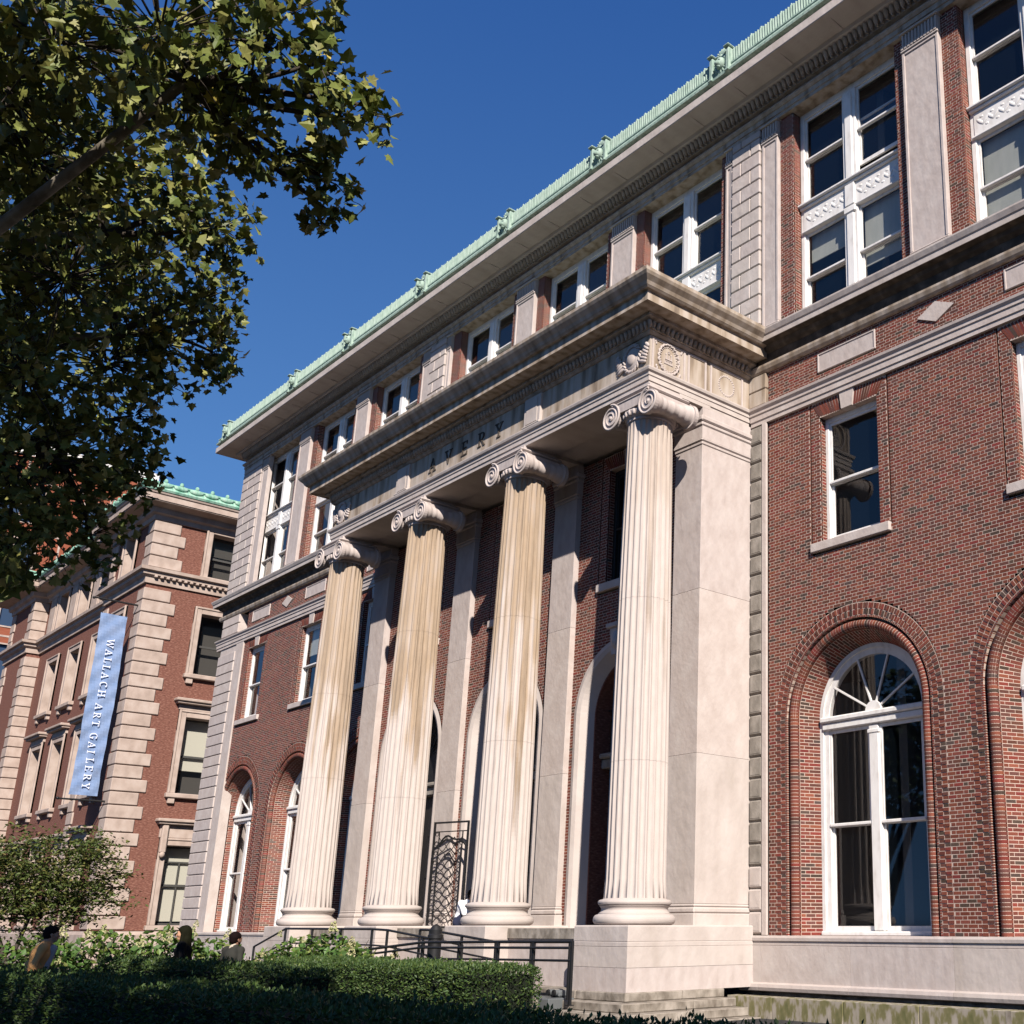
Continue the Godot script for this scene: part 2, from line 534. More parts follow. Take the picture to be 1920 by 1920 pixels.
func ring_reveal(cx: float, yb: float, ys: float, rf: float, zf: float, rb: float, zb: float) -> void:
	# bricks of the splayed jamb and soffit, bonded along the depth
	var L := Vector2(rf - rb, zf - zb).length()
	for p in arch_pts(cx, yb, ys, (rf + rb) * .5, COURSE):
		var rd: Vector3 = p[1]
		var e := (rd * (rf - rb) + Vector3(0, 0, zf - zb)) / L
		var tn := Vector3(-rd.y, rd.x, 0)
		var bas := Basis(e, tn, e.cross(tn))
		var cuts := [.5, .5 - .21 / L, -.5] if p[2] % 2 == 0 else [.5, .5 - .105 / L, .5 - .315 / L, -.5]
		for i in cuts.size() - 1:
			var wd: float = (cuts[i] - cuts[i+1]) * L - .012
			if wd < .02: continue
			brick(p[0] + Vector3(0, 0, (zf + zb) * .5) + e * (cuts[i] + cuts[i+1]) * .5 * L, Vector3(wd, COURSE - .0145, .05), bas)

func jamb_bricks(x: float, dir: float, y0: float, y1: float, z0: float, z1: float, mort: MB) -> void:
	# reveal of a square opening at x, facing dir
	var n := int(round((y1 - y0) / COURSE))
	var ch := (y1 - y0) / n
	var bas := Basis(Vector3(0, 0, -dir), Vector3.UP, Vector3(dir, 0, 0))
	for i in n:
		var y := y0 + (i + .5) * ch
		var cuts := [z1, z1 - .115, z0] if i % 2 == 0 else [z1, z0]
		for k in cuts.size() - 1:
			var w: float = cuts[k] - cuts[k+1] - .012
			if w > .02: brick(Vector3(x, y, (cuts[k] + cuts[k+1]) * .5), Vector3(w, ch - .0145, .045), bas)
	var xm := x - dir * .003
	if dir > 0: mort.quad(Vector3(xm,y0,z1), Vector3(xm,y0,z0), Vector3(xm,y1,z0), Vector3(xm,y1,z1))
	else: mort.quad(Vector3(xm,y0,z0), Vector3(xm,y0,z1), Vector3(xm,y1,z1), Vector3(xm,y1,z0))

# ---------------------------------------------------------------- windows of the hall
func pane(parent: Node, x0: float, x1: float, y0: float, y1: float, z: float) -> void:
	var mb := MB.new()
	mb.quad(Vector3(x0,y0,z), Vector3(x1,y0,z), Vector3(x1,y1,z), Vector3(x0,y1,z))
	part(parent, "pane", mb, M.glass)

func sash_pair(w: Node, x0: float, x1: float, y0: float, y1: float, z: float, ym: float, blind := 0.0, lift := 0.0, paint: Material = M.white) -> void:
	# upper sash in front, lower sash behind; one pane each
	var s := .055
	var mb := MB.new()
	mb.box(x0, x0 + s, ym - .03, y1 - .0, z - .045, z)
	mb.box(x1 - s, x1, ym - .03, y1 - .0, z - .045, z)
	mb.box(x0 + s, x1 - s, y1 - .07, y1, z - .045, z - .002)
	mb.cbox(x0 + .002, x1 - .002, ym - .035, ym + .03, z - .05, z + .035, .012)
	part(w, "upper_sash", mb, paint)
	pane(w, x0 + s, x1 - s, ym + .03, y1 - .07, z - .025)
	var mb2 := MB.new()
	var yl := y0 + lift
	var yt := ym + lift
	mb2.box(x0, x0 + s, yl, yt, z - .10, z - .052)
	mb2.box(x1 - s, x1, yl, yt, z - .10, z - .052)
	mb2.box(x0 + s, x1 - s, yl, yl + .095, z - .10, z - .054)
	mb2.box(x0 + s, x1 - s, yt - .05, yt, z - .10, z - .054)
	part(w, "lower_sash", mb2, paint)
	pane(w, x0 + s, x1 - s, yl + .095, yt - .05, z - .08)
	if blind > 0.0:
		var b := MB.new()
		b.box(x0 + .02, x1 - .02, lerpf(y1, y0, blind), y1, z - .165, z - .155)
		b.box(x0 + .02, x1 - .02, lerpf(y1, y0, blind) - .03, lerpf(y1, y0, blind), z - .17, z - .15)
		part(w, "roller_blind", b, M.blind)

func second_window(cx: float, z: float, mort: MB, holes: Array, lift := 0.0, blind := 0.0, hw := .79, paint: Material = M.white) -> void:
	var y0 := 7.30
	var y1 := 10.18
	holes.append({"x0": cx - hw, "x1": cx + hw, "y0": y0 - .2, "y1": y1})
	# stone sill and its hole
	var sill := MB.new()
	sill.cbox(cx - 1.06, cx + 1.06, 7.10, 7.295, z - .30, z + .075, .012)
	part(hall, "window_sill", sill, M.stone3)
	holes.append({"x0": cx - 1.06, "x1": cx + 1.06, "y0": 7.10, "y1": 7.30})
	jamb_bricks(cx - hw, 1, y0, y1, z - .24, z - .05, mort)
	jamb_bricks(cx + hw, -1, y0, y1, z - .24, z - .05, mort)
	# flat arch of soldier bricks
	for i in 6:
		var e := hw + .24 * (i + .5) / 6.0 + .004
		holes.append({"x0": cx - e, "x1": cx + e, "y0": y1 + .39 * i / 6.0, "y1": y1 + .39 * (i + 1) / 6.0})
	var n := 10
	for sgn in [-1, 1]:
		for i in n:
			var t := (i + .5) / n
			var xb: float = lerpf(.155, hw, t)
			var xt: float = lerpf(.205, hw + .24, t)
			var dx: Vector2 = Vector2(sgn * (xt - xb), .385).normalized()
			var bas := Basis(Vector3(dx.y, -dx.x, 0), Vector3(dx.x, dx.y, 0), Vector3(0, 0, 1))
			brick(Vector3(cx + sgn * (xb + xt) * .5, y1 + .195, z + .004), Vector3(.056, .375, .27), bas)
	mort.quad(Vector3(cx-hw,y1,z-.001), Vector3(cx+hw,y1,z-.001), Vector3(cx+hw+.24,y1+.39,z-.001), Vector3(cx-hw-.24,y1+.39,z-.001))
	mort.quad(Vector3(cx-hw,y1+.006,z-.28), Vector3(cx+hw,y1+.006,z-.28), Vector3(cx+hw,y1+.006,z-.009), Vector3(cx-hw,y1+.006,z-.009))
	var key := MB.new()
	key.prism(PackedVector2Array([Vector2(cx-.15,y1-.005), Vector2(cx+.15,y1-.005), Vector2(cx+.2,y1+.395), Vector2(cx-.2,y1+.395)]), z - .25, z + .04)
	part(hall, "keystone", key, M.stone3)
	# narrow joint that frames the window
	for sgn in [-1, 1]:
		var xa: float = cx + sgn * 1.075
		holes.append({"x0": xa - .02, "x1": xa + .02, "y0": 7.3, "y1": 10.58})
		var g := MB.new()
		g.quad(Vector3(xa-.02,7.3,z-.11), Vector3(xa+.02,7.3,z-.11), Vector3(xa+.02,10.58,z-.11), Vector3(xa-.02,10.58,z-.11))
		g.quad(Vector3(xa-.02,7.3,z-.009), Vector3(xa-.02,7.3,z-.11), Vector3(xa-.02,10.58,z-.11), Vector3(xa-.02,10.58,z-.009))
		g.quad(Vector3(xa+.02,7.3,z-.11), Vector3(xa+.02,7.3,z-.009), Vector3(xa+.02,10.58,z-.009), Vector3(xa+.02,10.58,z-.11))
		part(hall, "joint", g, M.far_brick)
	var w := node(hall, "sash_window")
	var zf := z - .17
	var f := MB.new()
	f.cbox(cx - hw + .002, cx - hw + .10, y0, y1, zf - .12, zf, .01)
	f.cbox(cx + hw - .10, cx + hw - .002, y0, y1, zf - .12, zf, .01)
	f.box(cx - hw + .10, cx + hw - .10, y1 - .11, y1 + .004, zf - .12, zf - .004)
	f.cbox(cx - hw + .10, cx + hw - .10, y0 - .004, y0 + .07, zf - .14, zf + .03, .012)
	part(w, "frame", f, paint)
	sash_pair(w, cx - hw + .10, cx + hw - .10, y0 + .07, y1 - .11, zf - .03, 8.66, blind, lift, paint)

func arched_window(cx: float, mort: MB, holes: Array) -> void:
	var yb := -.66
	var ys := 3.64
	holes.append({"cx": cx, "r": 2.145, "ys": ys, "yb": yb})
	# outer orders: two rings of alternately proud headers, a thin ring, a sunk groove, a roll, the splayed reveal
	ring_band(mort, cx, yb, ys, 2.15, -.005, 1.89, -.005)
	ring_bricks(cx, yb, ys, 2.015, 2.14, .002, .06, .005, 0)
	ring_bricks(cx, yb, ys, 1.89, 2.012, .002, .06, .005, 1)
	ring_bricks(cx, yb, ys, 1.835, 1.888, .004, .16, 0.0, 0, .046)
	ring_band(mort, cx, yb, ys, 1.89, -.002, 1.842, -.002)
	ring_band(mort, cx, yb, ys, 1.842, -.002, 1.842, -.17)
	ring_band(mort, cx, yb, ys, 1.842, -.17, 1.59, -.17)
	ring_roll(cx, yb, ys, 1.705, -.085)
	for i in 6:
		var a0 := PI * i / 6
		var a1 := PI * (i + 1) / 6
		ring_band(mort, cx, yb, ys, 1.705 + .098 * cos(a0), -.085 + .098 * sin(a0), 1.705 + .098 * cos(a1), -.085 + .098 * sin(a1))
	ring_reveal(cx, yb, ys, 1.60, -.13, 1.40, -.60)
	ring_band(mort, cx, yb, ys, 1.6035, -.13, 1.4035, -.602)
	var w := node(hall, "arched_window")
	var zf := -.56
	var f := MB.new()
	# moulded frame: jambs and arch
	for q in [[1.43, 1.33, zf], [1.335, 1.20, zf - .04]]:
		ring_band(f, cx, yb, ys, q[0], q[2], q[1], q[2])
		ring_band(f, cx, yb, ys, q[1], q[2], q[1], q[2] - .12)
	f.cbox(cx - 1.33, cx + 1.33, ys - .24, ys - .10, zf - .14, zf + .035, .02)
	f.cbox(cx - 1.37, cx + 1.37, ys - .095, ys + .03, zf - .12, zf + .085, .03)
	f.cbox(cx - .125, cx + .125, yb + .09, ys - .245, zf - .12, zf - .004, .02)
	f.cbox(cx - .15, cx + .15, ys - .42, ys - .34, zf - .12, zf + .012, .012)
	f.cbox(cx - 1.38, cx + 1.38, yb - .004, yb + .085, zf - .12, zf + .10, .02)
	part(w, "frame", f, M.white)
	# fanlight: hub and spokes
	var fan := MB.new()
	var hub := PackedVector2Array()
	for i in 13: hub.append(Vector2(cx + .2 * cos(PI * i / 12), ys + .034 + .2 * sin(PI * i / 12)))
	fan.prism(hub, zf - .09, zf - .01)
	part(w, "fanlight_hub", fan, M.white)
	for a in [PI * .17, PI * .39, PI * .61, PI * .83]:
		var sp := MB.new()
		sp.box(.18, 1.22, -.018, .018, zf - .075, zf - .035)
		sp.xform(Transform3D(Basis(Vector3(0, 0, 1), a), Vector3(cx, ys + .034, 0)))
		part(w, "glazing_bar", sp, M.white)
	var gp := MB.new()
	for i in 24:
		var a0 := PI * i / 24
		var a1 := PI * (i + 1) / 24
		gp.tri3(Vector3(cx, ys, zf - .07), Vector3(cx + 1.22 * cos(a0), ys + 1.22 * sin(a0), zf - .07), Vector3(cx + 1.22 * cos(a1), ys + 1.22 * sin(a1), zf - .07))
	part(w, "pane", gp, M.glass)
	for sgn in [-1, 1]:
		var x0: float = cx - 1.20 if sgn < 0 else cx + .125
		sash_pair(w, x0, x0 + 1.075, yb + .085, ys - .245, zf - .05, 1.47)

func tall_window(cx: float, blind_a: float, blind_b: float, lift := 0.0) -> void:
	# two storeys of paired sashes with an ornamented spandrel between
	var w := node(hall, "tall_window")
	var z := -.25
	var x0 := cx - 1.56
	var x1 := cx + 1.56
	var f := MB.new()
	f.cbox(x0, x0 + .13, 12.78, 18.66, z - .14, z, .015)
	f.cbox(x1 - .13, x1, 12.78, 18.66, z - .14, z, .015)
	f.box(x0 + .13, x1 - .13, 18.50, 18.662, z - .14, z - .01)
	f.cbox(cx - .20, cx + .20, 12.80, 15.28, z - .12, z + .02, .015)
	f.cbox(cx - .11, cx + .11, 12.82, 15.15, z - .02, z + .06, .02)
	f.cbox(cx - .20, cx + .20, 16.02, 18.498, z - .12, z + .02, .015)
	f.cbox(cx - .11, cx + .11, 16.02, 18.40, z - .02, z + .06, .02)
	f.cbox(cx - .17, cx + .17, 15.10, 15.26, z - .02, z + .085, .02)
	part(w, "frame", f, M.white)
	var s := MB.new()
	s.cbox(x0 + .10, x1 - .10, 15.30, 15.88, z - .14, z + .015, .012)
	s.cbox(x0 + .02, x1 - .02, 15.88, 15.95, z - .14, z + .075, .02)
	s.cbox(x0 + .0, x1 - .0, 15.952, 16.03, z - .14, z + .13, .02)
	s.cbox(x0 + .05, x1 - .05, 15.24, 15.298, z - .14, z + .06, .015)
	s.cbox(cx - .14, cx + .14, 15.302, 15.878, z - .02, z + .07, .015)
	part(w, "spandrel", s, M.white)
	# wave of carved leaves on the spandrel
	var o := MB.new()
	for sgn in [-1, 1]:
		for i in 9:
			var px: float = cx + sgn * (.27 + i * .128)
			var st := o.v.size()
			o.ball(Vector3.ZERO, Vector3(.04, .13, .012), 5, 7)
			o.xform(Transform3D(Basis(Vector3(0,0,1), .75 if i % 2 == 0 else -.75), Vector3(px, 15.59, z + .016)), st)
			o.ball(Vector3(px + .03, 15.59 + (.12 if i % 2 == 0 else -.12), z + .015), Vector3(.05, .03, .010), 4, 6)
	part(w, "carved_leaves", o, M.white)
	sash_pair(w, x0 + .13, cx - .20, 12.80, 15.24, z - .05, 14.03, blind_a)
	sash_pair(w, cx + .20, x1 - .13, 12.80, 15.24, z - .05, 14.03, blind_b)
	sash_pair(w, x0 + .13, cx - .20, 16.03, 18.50, z - .05, 17.30, 0.0)
	sash_pair(w, cx + .20, x1 - .13, 16.03, 18.50, z - .05, 17.30, 0.0, lift)

# ---------------------------------------------------------------- upper wall pieces
func pilaster(cx: float, hw: float, z: float) -> void:
	var p := node(hall, "pilaster")
	var y0 := 12.74
	var b := MB.new()
	b.cbox(cx - hw - .03, cx + hw + .03, y0, y0 + .24, z - .05, z + .155, .015)
	b.cbox(cx - hw - .015, cx + hw + .015, y0 + .242, y0 + .30, z - .05, z + .14, .02)
	part(p, "base", b, M.stone3)
	var s := MB.new()
	s.box(cx - hw + .07, cx + hw - .07, y0 + .301, 18.14, z - .05, z + .10)
	s.cbox(cx - hw, cx - hw + .072, y0 + .301, 18.14, z - .05, z + .125, .01)
	s.cbox(cx + hw - .072, cx + hw, y0 + .301, 18.14, z - .05, z + .125, .01)
	s.cbox(cx - hw + .073, cx + hw - .073, 18.07, 18.139, z - .05, z + .125, .01)
	part(p, "shaft", s, M.stone2)
	var c := MB.new()
	c.cbox(cx - hw - .015, cx + hw + .015, 18.141, 18.20, z - .05, z + .15, .01)
	var n := maxi(3, int(hw * 2 / .085))
	for i in n:
		var xa := lerpf(cx - hw, cx + hw, (i + .15) / n)
		c.box(xa, xa + hw * 2 / n * .7, 18.201, 18.27, z - .05, z + .165)
		c.box(xa + .012, xa + hw * 2 / n * .62, 18.271, 18.60, z - .05, z + .135)
	c.box(cx - hw, cx + hw, 18.202, 18.61, z - .05, z + .10)
	c.cbox(cx - hw - .03, cx + hw + .03, 18.612, 18.66, z - .05, z + .18, .01)
	part(p, "capital", c, M.stone)

func quoin_pier(cx: float, hw: float) -> void:
	# rusticated pier: running courses of two blocks
	var q := node(hall, "quoin_pier")
	var y := 12.74
	var k := 0
	var b0 := MB.new()
	b0.box(cx - hw + .01, cx + hw - .01, y, 18.64, -.05, .105)
	part(q, "backing", b0, M.grey_stone)
	while y < 18.5:
		var h := minf(.405, 18.63 - y)
		var cut := cx + (-.17 if k % 2 == 0 else .17) * hw / .49
		for s in [[cx - hw, cut - .008], [cut + .008, cx + hw]]:
			var b := MB.new()
			b.cbox(s[0], s[1], y + .012, y + h - .012, .02, .15, .018)
			part(q, "stone_block", b, [M.stone2, M.stone3, M.stone][rng.randi() % 3])
		y += h
		k += 1

func upper_storey() -> void:
	var mort := MB.new()
	var holes := []
	var wins := [[-35.75,0,0,0],[-30.92,0,.3,0],[-26.1,0,0,0],[XC-4.76,0,0,0],[XC,0,0,0],[XC+4.76,0,0,0],[-5.15,.28,.62,.32],[-.32,.78,.72,0],[4.5,.3,.5,0]]
	for w in wins:
		holes.append({"x0": w[0] - 1.56, "x1": w[0] + 1.56, "y0": 12.7, "y1": 18.7})
		jamb_bricks(w[0] - 1.56, 1, 12.74, 18.65, -.25, -.05, mort)
		jamb_bricks(w[0] + 1.56, -1, 12.74, 18.65, -.25, -.05, mort)
		tall_window(w[0], w[1], w[2], w[3])
	brick_field(-38.0, 7.0, 12.74, 18.65, 0.0, holes, mort)
	part(hall, "upper_mortar", mort, M.mortar)
	for x in [-33.33, -28.5, XC - 2.38, XC + 2.38, -2.80, 2.05]: pilaster(x, .49, 0.0)
	for s in [[-8.21, .30, .6], [-23.1, .6, .30]]:
		quoin_pier(s[0], .49)
		pilaster(s[0] - .50 - s[1] * .5, s[1] * .5 - .03, -.02)
		pilaster(s[0] + .50 + s[2] * .5, s[2] * .5 - .03, -.02)
	quoin_pier(-38.45, .95)
	pilaster(-37.15, .31, -.02)
	quoin_pier(7.6, .95)

func wing(cxs: Array, x0: float, x1: float, nm: String, pan: Array) -> void:
	var mort := MB.new()
	var holes := []
	for i in cxs.size():
		arched_window(cxs[i], mort, holes)
		second_window(cxs[i], 0.0, mort, holes, 0.0, 0.0 if i != 1 else .35)
	brick_field(x0, x1, -.66, 10.58, 0.0, holes, mort)
	var holes2 := []
	for c in cxs:
		var p := MB.new()
		p.box(c - .78, c + .78, 11.31, 11.69, -.05, .012)
		p.cbox(c - .82, c - .778, 11.27, 11.73, -.05, .03, .008)
		p.cbox(c + .778, c + .82, 11.27, 11.73, -.05, .03, .008)
		p.cbox(c - .777, c + .777, 11.27, 11.308, -.05, .03, .008)
		p.cbox(c - .777, c + .777, 11.692, 11.73, -.05, .03, .008)
		part(hall, "stone_panel", p, M.stone2)
		holes2.append({"x0": c - .82, "x1": c + .82, "y0": 11.27, "y1": 11.73})
	for x in pan:
		var d := MB.new()
		d.prism(PackedVector2Array([Vector2(x-.46,11.5), Vector2(x,11.27), Vector2(x+.46,11.5), Vector2(x,11.73)]), -.03, .03)
		part(hall, "stone_diamond", d, M.stone3)
	brick_field(x0, x1, 11.03, 11.90, 0.0, holes2, mort)
	part(hall, "mortar", mort, M.mortar)

# the two string courses, the plinth, as profiles on a plan path
func string_courses() -> void:
	for seg in [[8.6, -8.06], [-23.04, -39.75]]:
		var path := [Vector2(seg[0], 0.0), Vector2(seg[1], 0.0)]
		if seg[1] < -30: path.append(Vector2(seg[1], -4.0))
		var belt := MB.new()
		belt.sweep(path, [Vector2(-.03,10.575), Vector2(.07,10.575), Vector2(.07,10.68), Vector2(.095,10.685), Vector2(.095,10.82), Vector2(.12,10.83), Vector2(.12,10.90), Vector2(.165,10.945), Vector2(.175,11.0), Vector2(.02,11.05), Vector2(-.03,11.05)])
		part(hall, "belt_course", belt, M.stone3)
		var sc := MB.new()
		sc.sweep(path, [Vector2(-.03,11.86), Vector2(.07,11.86), Vector2(.11,11.90), Vector2(.14,11.98), Vector2(.14,12.03), Vector2(.05,12.05), Vector2(-.03,12.05)])
		part(hall, "sill_moulding", sc, M.streak)
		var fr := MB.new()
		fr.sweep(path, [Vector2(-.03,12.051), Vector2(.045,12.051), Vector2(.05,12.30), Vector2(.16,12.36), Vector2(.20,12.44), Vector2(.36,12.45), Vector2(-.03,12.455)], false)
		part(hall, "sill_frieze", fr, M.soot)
		var co := MB.new()
		co.sweep(path, [Vector2(-.03,12.456), Vector2(.37,12.456), Vector2(.375,12.58), Vector2(.40,12.60), Vector2(.44,12.70), Vector2(.44,12.735), Vector2(.02,12.80), Vector2(-.03,12.80)])
		part(hall, "sill_cornice", co, M.stone)
		# plinth in slabs
		var x: float = seg[0]
		while x > seg[1] + .2:
			var xe := maxf(x - 2.3, seg[1])
			var pl := MB.new()
			pl.sweep([Vector2(x - .003, 0.0), Vector2(xe + .003, 0.0)], [Vector2(-.6,-1.70), Vector2(.30,-1.70), Vector2(.355,-1.68), Vector2(.375,-1.62), Vector2(.36,-1.56), Vector2(.30,-1.53), Vector2(.295,-.85), Vector2(.287,-.845), Vector2(.287,-.84), Vector2(.295,-.835), Vector2(.295,-.765), Vector2(.325,-.755), Vector2(.33,-.70), Vector2(.31,-.662), Vector2(-.6,-.655)])
			part(hall, "plinth_slab", pl, [M.stone2, M.stone3, M.stone][rng.randi() % 3])
			x = xe
		var ft := MB.new()
		ft.box(seg[1], seg[0], G - .3, -1.701, -.3, .12)
		part(hall, "foundation", ft, M.step_stone)

func main_cornice() -> void:
	var path := [Vector2(8.6, 0.0), Vector2(-39.45, 0.0), Vector2(-39.45, -14.0)]
	var a := MB.new()
	a.sweep(path, [Vector2(-.35,18.655), Vector2(.10,18.655), Vector2(.10,18.76), Vector2(.125,18.765), Vector2(.125,18.90), Vector2(.15,18.905), Vector2(.20,18.97), Vector2(.20,19.0), Vector2(.08,19.01), Vector2(.08,19.16), Vector2(.16,19.20), Vector2(-.35,19.20)])
	part(hall, "architrave", a, M.streak)
	var s := MB.new()
	s.sweep(path, [Vector2(-.35,19.201), Vector2(.17,19.201), Vector2(.17,19.38), Vector2(.42,19.44), Vector2(.45,19.53), Vector2(1.06,19.555), Vector2(-.35,19.56)], false)
	part(hall, "soffit", s, M.stone)
	# joints of the soffit slabs
	var x := 8.0
	while x > -39.0:
		var j := MB.new()
		j.sweep([Vector2(x + .05, 0.0), Vector2(x - .05, 0.0)], [Vector2(.46,19.51), Vector2(1.045,19.535), Vector2(1.045,19.55), Vector2(.46,19.53)])
		part(hall, "soffit_rib", j, M.stone2)
		x -= 1.59
	var f := MB.new()
	f.sweep(path, [Vector2(-.2,19.561), Vector2(1.075,19.53), Vector2(1.09,19.55), Vector2(1.09,19.77), Vector2(.99,19.78), Vector2(-.2,19.78)])
	part(hall, "fascia", f, M.stone)
	var g := MB.new()
	g.sweep(path, [Vector2(.5,19.781), Vector2(.98,19.781), Vector2(.98,19.92), Vector2(.5,19.92)])
	part(hall, "gutter_recess", g, M.copper)
	var c := MB.new()
	c.sweep(path, [Vector2(-.2,19.921), Vector2(1.10,19.93), Vector2(1.11,19.99), Vector2(1.07,20.02), Vector2(1.03,20.14), Vector2(1.05,20.16), Vector2(1.05,20.20), Vector2(.6,20.22), Vector2(-.2,20.22)])
	part(hall, "copper_gutter", c, M.copper)
	# cresting: upright leaves of pressed copper
	var cr := MB.new()
	var k := 0
	x = 8.5
	while x > -39.9:
		var w := .085
		cr.quad(Vector3(x - w,20.221,.985), Vector3(x - w * .5,20.221,1.012), Vector3(x - w * .5,20.60,1.03), Vector3(x - w,20.59,1.0))
		cr.quad(Vector3(x - w * .5,20.221,1.012), Vector3(x,20.221,.985), Vector3(x,20.59,1.0), Vector3(x - w * .5,20.60,1.03))
		cr.quad(Vector3(x,20.221,.93), Vector3(x - w,20.221,.93), Vector3(x - w,20.59,.93), Vector3(x,20.59,.93))
		cr.quad(Vector3(x - w,20.59,1.0), Vector3(x,20.59,1.0), Vector3(x,20.59,.93), Vector3(x - w,20.59,.93))
		if k % 4 == 0: cr.ball(Vector3(x - w * .5, 20.63, .98), Vector3(.028, .06, .028), 4, 6)
		x -= w
		k += 1
	tag(part(hall, "cresting", cr, M.copper), "", "", "", "stuff")
	# egg-shaped leaves under the soffit
	var e := MB.new()
	e.ball(Vector3(0, 0, 0), Vector3(.062, .13, .07), 5, 7)
	e.box(-.012, .012, -.16, .10, -.08, .055)
	e.xform(Transform3D(Basis.IDENTITY, Vector3(0, 0, 0)))
	var em := e.mesh(M.streak)
	var i := 0
	x = 3.0
	while i < 280:
		var o := inst(hall, "carved_leaf", em, Vector3(x, 19.33, .30))
		o.rotation.x = .35
		x -= .152
		i += 1
	# lion-head blocks on the gutter
	var lion := lion_meshes()
	for lx in [6.5, 1.7, -3.2, -8.2, -13.15, -17.9, -22.9, -28.2, -32.9, -39.6]:
		var an := node(hall, "lion_antefix", Vector3(lx, 19.94, .07))
		inst(an, "bracket", lion[0])
		inst(an, "lion_head", lion[1])
		inst(an, "palmette", lion[2])
	# sloping copper roof behind
	var r := MB.new()
	r.quad(Vector3(-39.0,20.2,.5), Vector3(8.6,20.2,.5), Vector3(8.6,23.2,-7), Vector3(-39.0,23.2,-7))
	r.quad(Vector3(8.6,20.2,-14), Vector3(-39.0,20.2,-14), Vector3(-39.0,23.2,-7), Vector3(8.6,23.2,-7))
	r.tri3(Vector3(-39.0,20.2,-14), Vector3(-39.0,20.2,.5), Vector3(-39.0,23.2,-7))
	part(hall, "roof", r, M.copper)

func lion_meshes() -> Array:
	var b := MB.new()
	for s in [-1, 1]:
		b.cbox(s * .30 - .055, s * .30 + .055, -.02, .70, .80, 1.06, .015)
		b.cbox(s * .30 - .10, s * .30 + .10, .70, .76, .76, 1.12, .02)
		b.cbox(s * .30 - .07, s * .30 + .07, -.02, .05, .8, 1.09, .015)
	b.box(-.25, .25, -.02, .62, .80, .96)
	var h := MB.new()
	h.ball(Vector3(0, .40, .98), Vector3(.155, .175, .15), 8, 12)
	h.ball(Vector3(0, .34, 1.10), Vector3(.085, .075, .09), 6, 10)
	h.ball(Vector3(0, .27, 1.07), Vector3(.06, .045, .07), 5, 8)
	for s in [-1, 1]:
		h.ball(Vector3(s * .065, .44, 1.10), Vector3(.035, .028, .03), 4, 6)
		h.ball(Vector3(s * .14, .54, .98), Vector3(.045, .055, .035), 4, 6)
	for i in 16:
		var a := TAU * i / 16
		var st := h.v.size()
		h.ball(Vector3.ZERO, Vector3(.05, .085, .05), 5, 6)
		h.xform(Transform3D(Basis(Vector3(0,0,1), a - PI / 2), Vector3(cos(a) * .19, .40 + sin(a) * .21, .96)), st)
	var p := MB.new()
	for i in 7:
		var a := (i - 3) * .36
		var st := p.v.size()
		p.ball(Vector3(0, .13, 0), Vector3(.04, .12, .035), 5, 6)
		p.xform(Transform3D(Basis(Vector3(0,0,1), -a), Vector3(0, .64, .95)), st)
	p.ball(Vector3(0, .64, .97), Vector3(.07, .06, .05), 5, 8)
	return [b.mesh(M.copper), h.mesh(M.copper), p.mesh(M.copper)]

func lower_quoins() -> void:
	# strip beside the portico: grey blocks with drafted margins, a plain margin at the right
	for s in [[-8.10, -7.70, -7.56], [-23.02, -23.40, -23.56]]:
		var q := node(hall, "quoin_strip")
		var back := MB.new()
		back.box(minf(s[0], s[2]), maxf(s[0], s[2]), -.66, 10.575, -.05, .03)
		part(q, "backing", back, M.grey_stone)
		var mg := MB.new()
		mg.cbox(minf(s[1], s[2]), maxf(s[1], s[2]), -.655, 10.57, -.02, .085, .008)
		part(q, "margin", mg, M.stone3)
		var y := -.64
		var k := 0
		while y < 10.4:
			var h := .448
			var b := MB.new()
			var xa := minf(s[0], s[1]) + .012
			var xb := maxf(s[0], s[1]) - .012
			b.cbox(xa, xb, y + .016, minf(y + h, 10.57) - .016, 0.0, .075, .028)
			b.box(xa + .05, xb - .05, y + .07, minf(y + h, 10.57) - .07, .0, .082)
			part(q, "stone_block", b, M.grey_stone if k > 2 else M.stone)
			y += h
			k += 1
		# the two blocks above the belt
		for yy in [11.06, 11.46]:
			var b2 := MB.new()
			b2.cbox(minf(s[0], s[1]) - .03, maxf(s[1], s[2]) - .02, yy, yy + .385, -.05, .08, .02)
			part(q, "stone_block", b2, M.streak)
	for s in [[-39.45, -37.75, -37.05], [8.3, 7.0, 6.6]]:
		var q := node(hall, "quoin_strip")
		var xa := minf(s[0], s[1])
		var xb := maxf(s[0], s[1])
		var mg := MB.new()
		mg.box(minf(s[1], s[2]), maxf(s[1], s[2]), -.655, 10.57, -.3, .06)
		mg.box(xa + .01, xb - .002, -.655, 10.57, -3.9, .03)
		mg.box(xa + .01, xb - .002, 11.04, 11.87, -3.9, .03)
		mg.box(xa + .01, xb - .002, 12.74, 18.65, -3.9, .03)
		part(q, "margin", mg, M.stone3)
		var y := -.64
		while y < 11.8:
			if y > 10.2 and y < 11.04: y = 11.06
			var b := MB.new()
			b.cbox(xa, xb, y + .016, minf(y + .42, 11.86) - .012, -.6, .10, .02)
			part(q, "stone_block", b, [M.stone2, M.stone3][rng.randi() % 2])
			y += .42

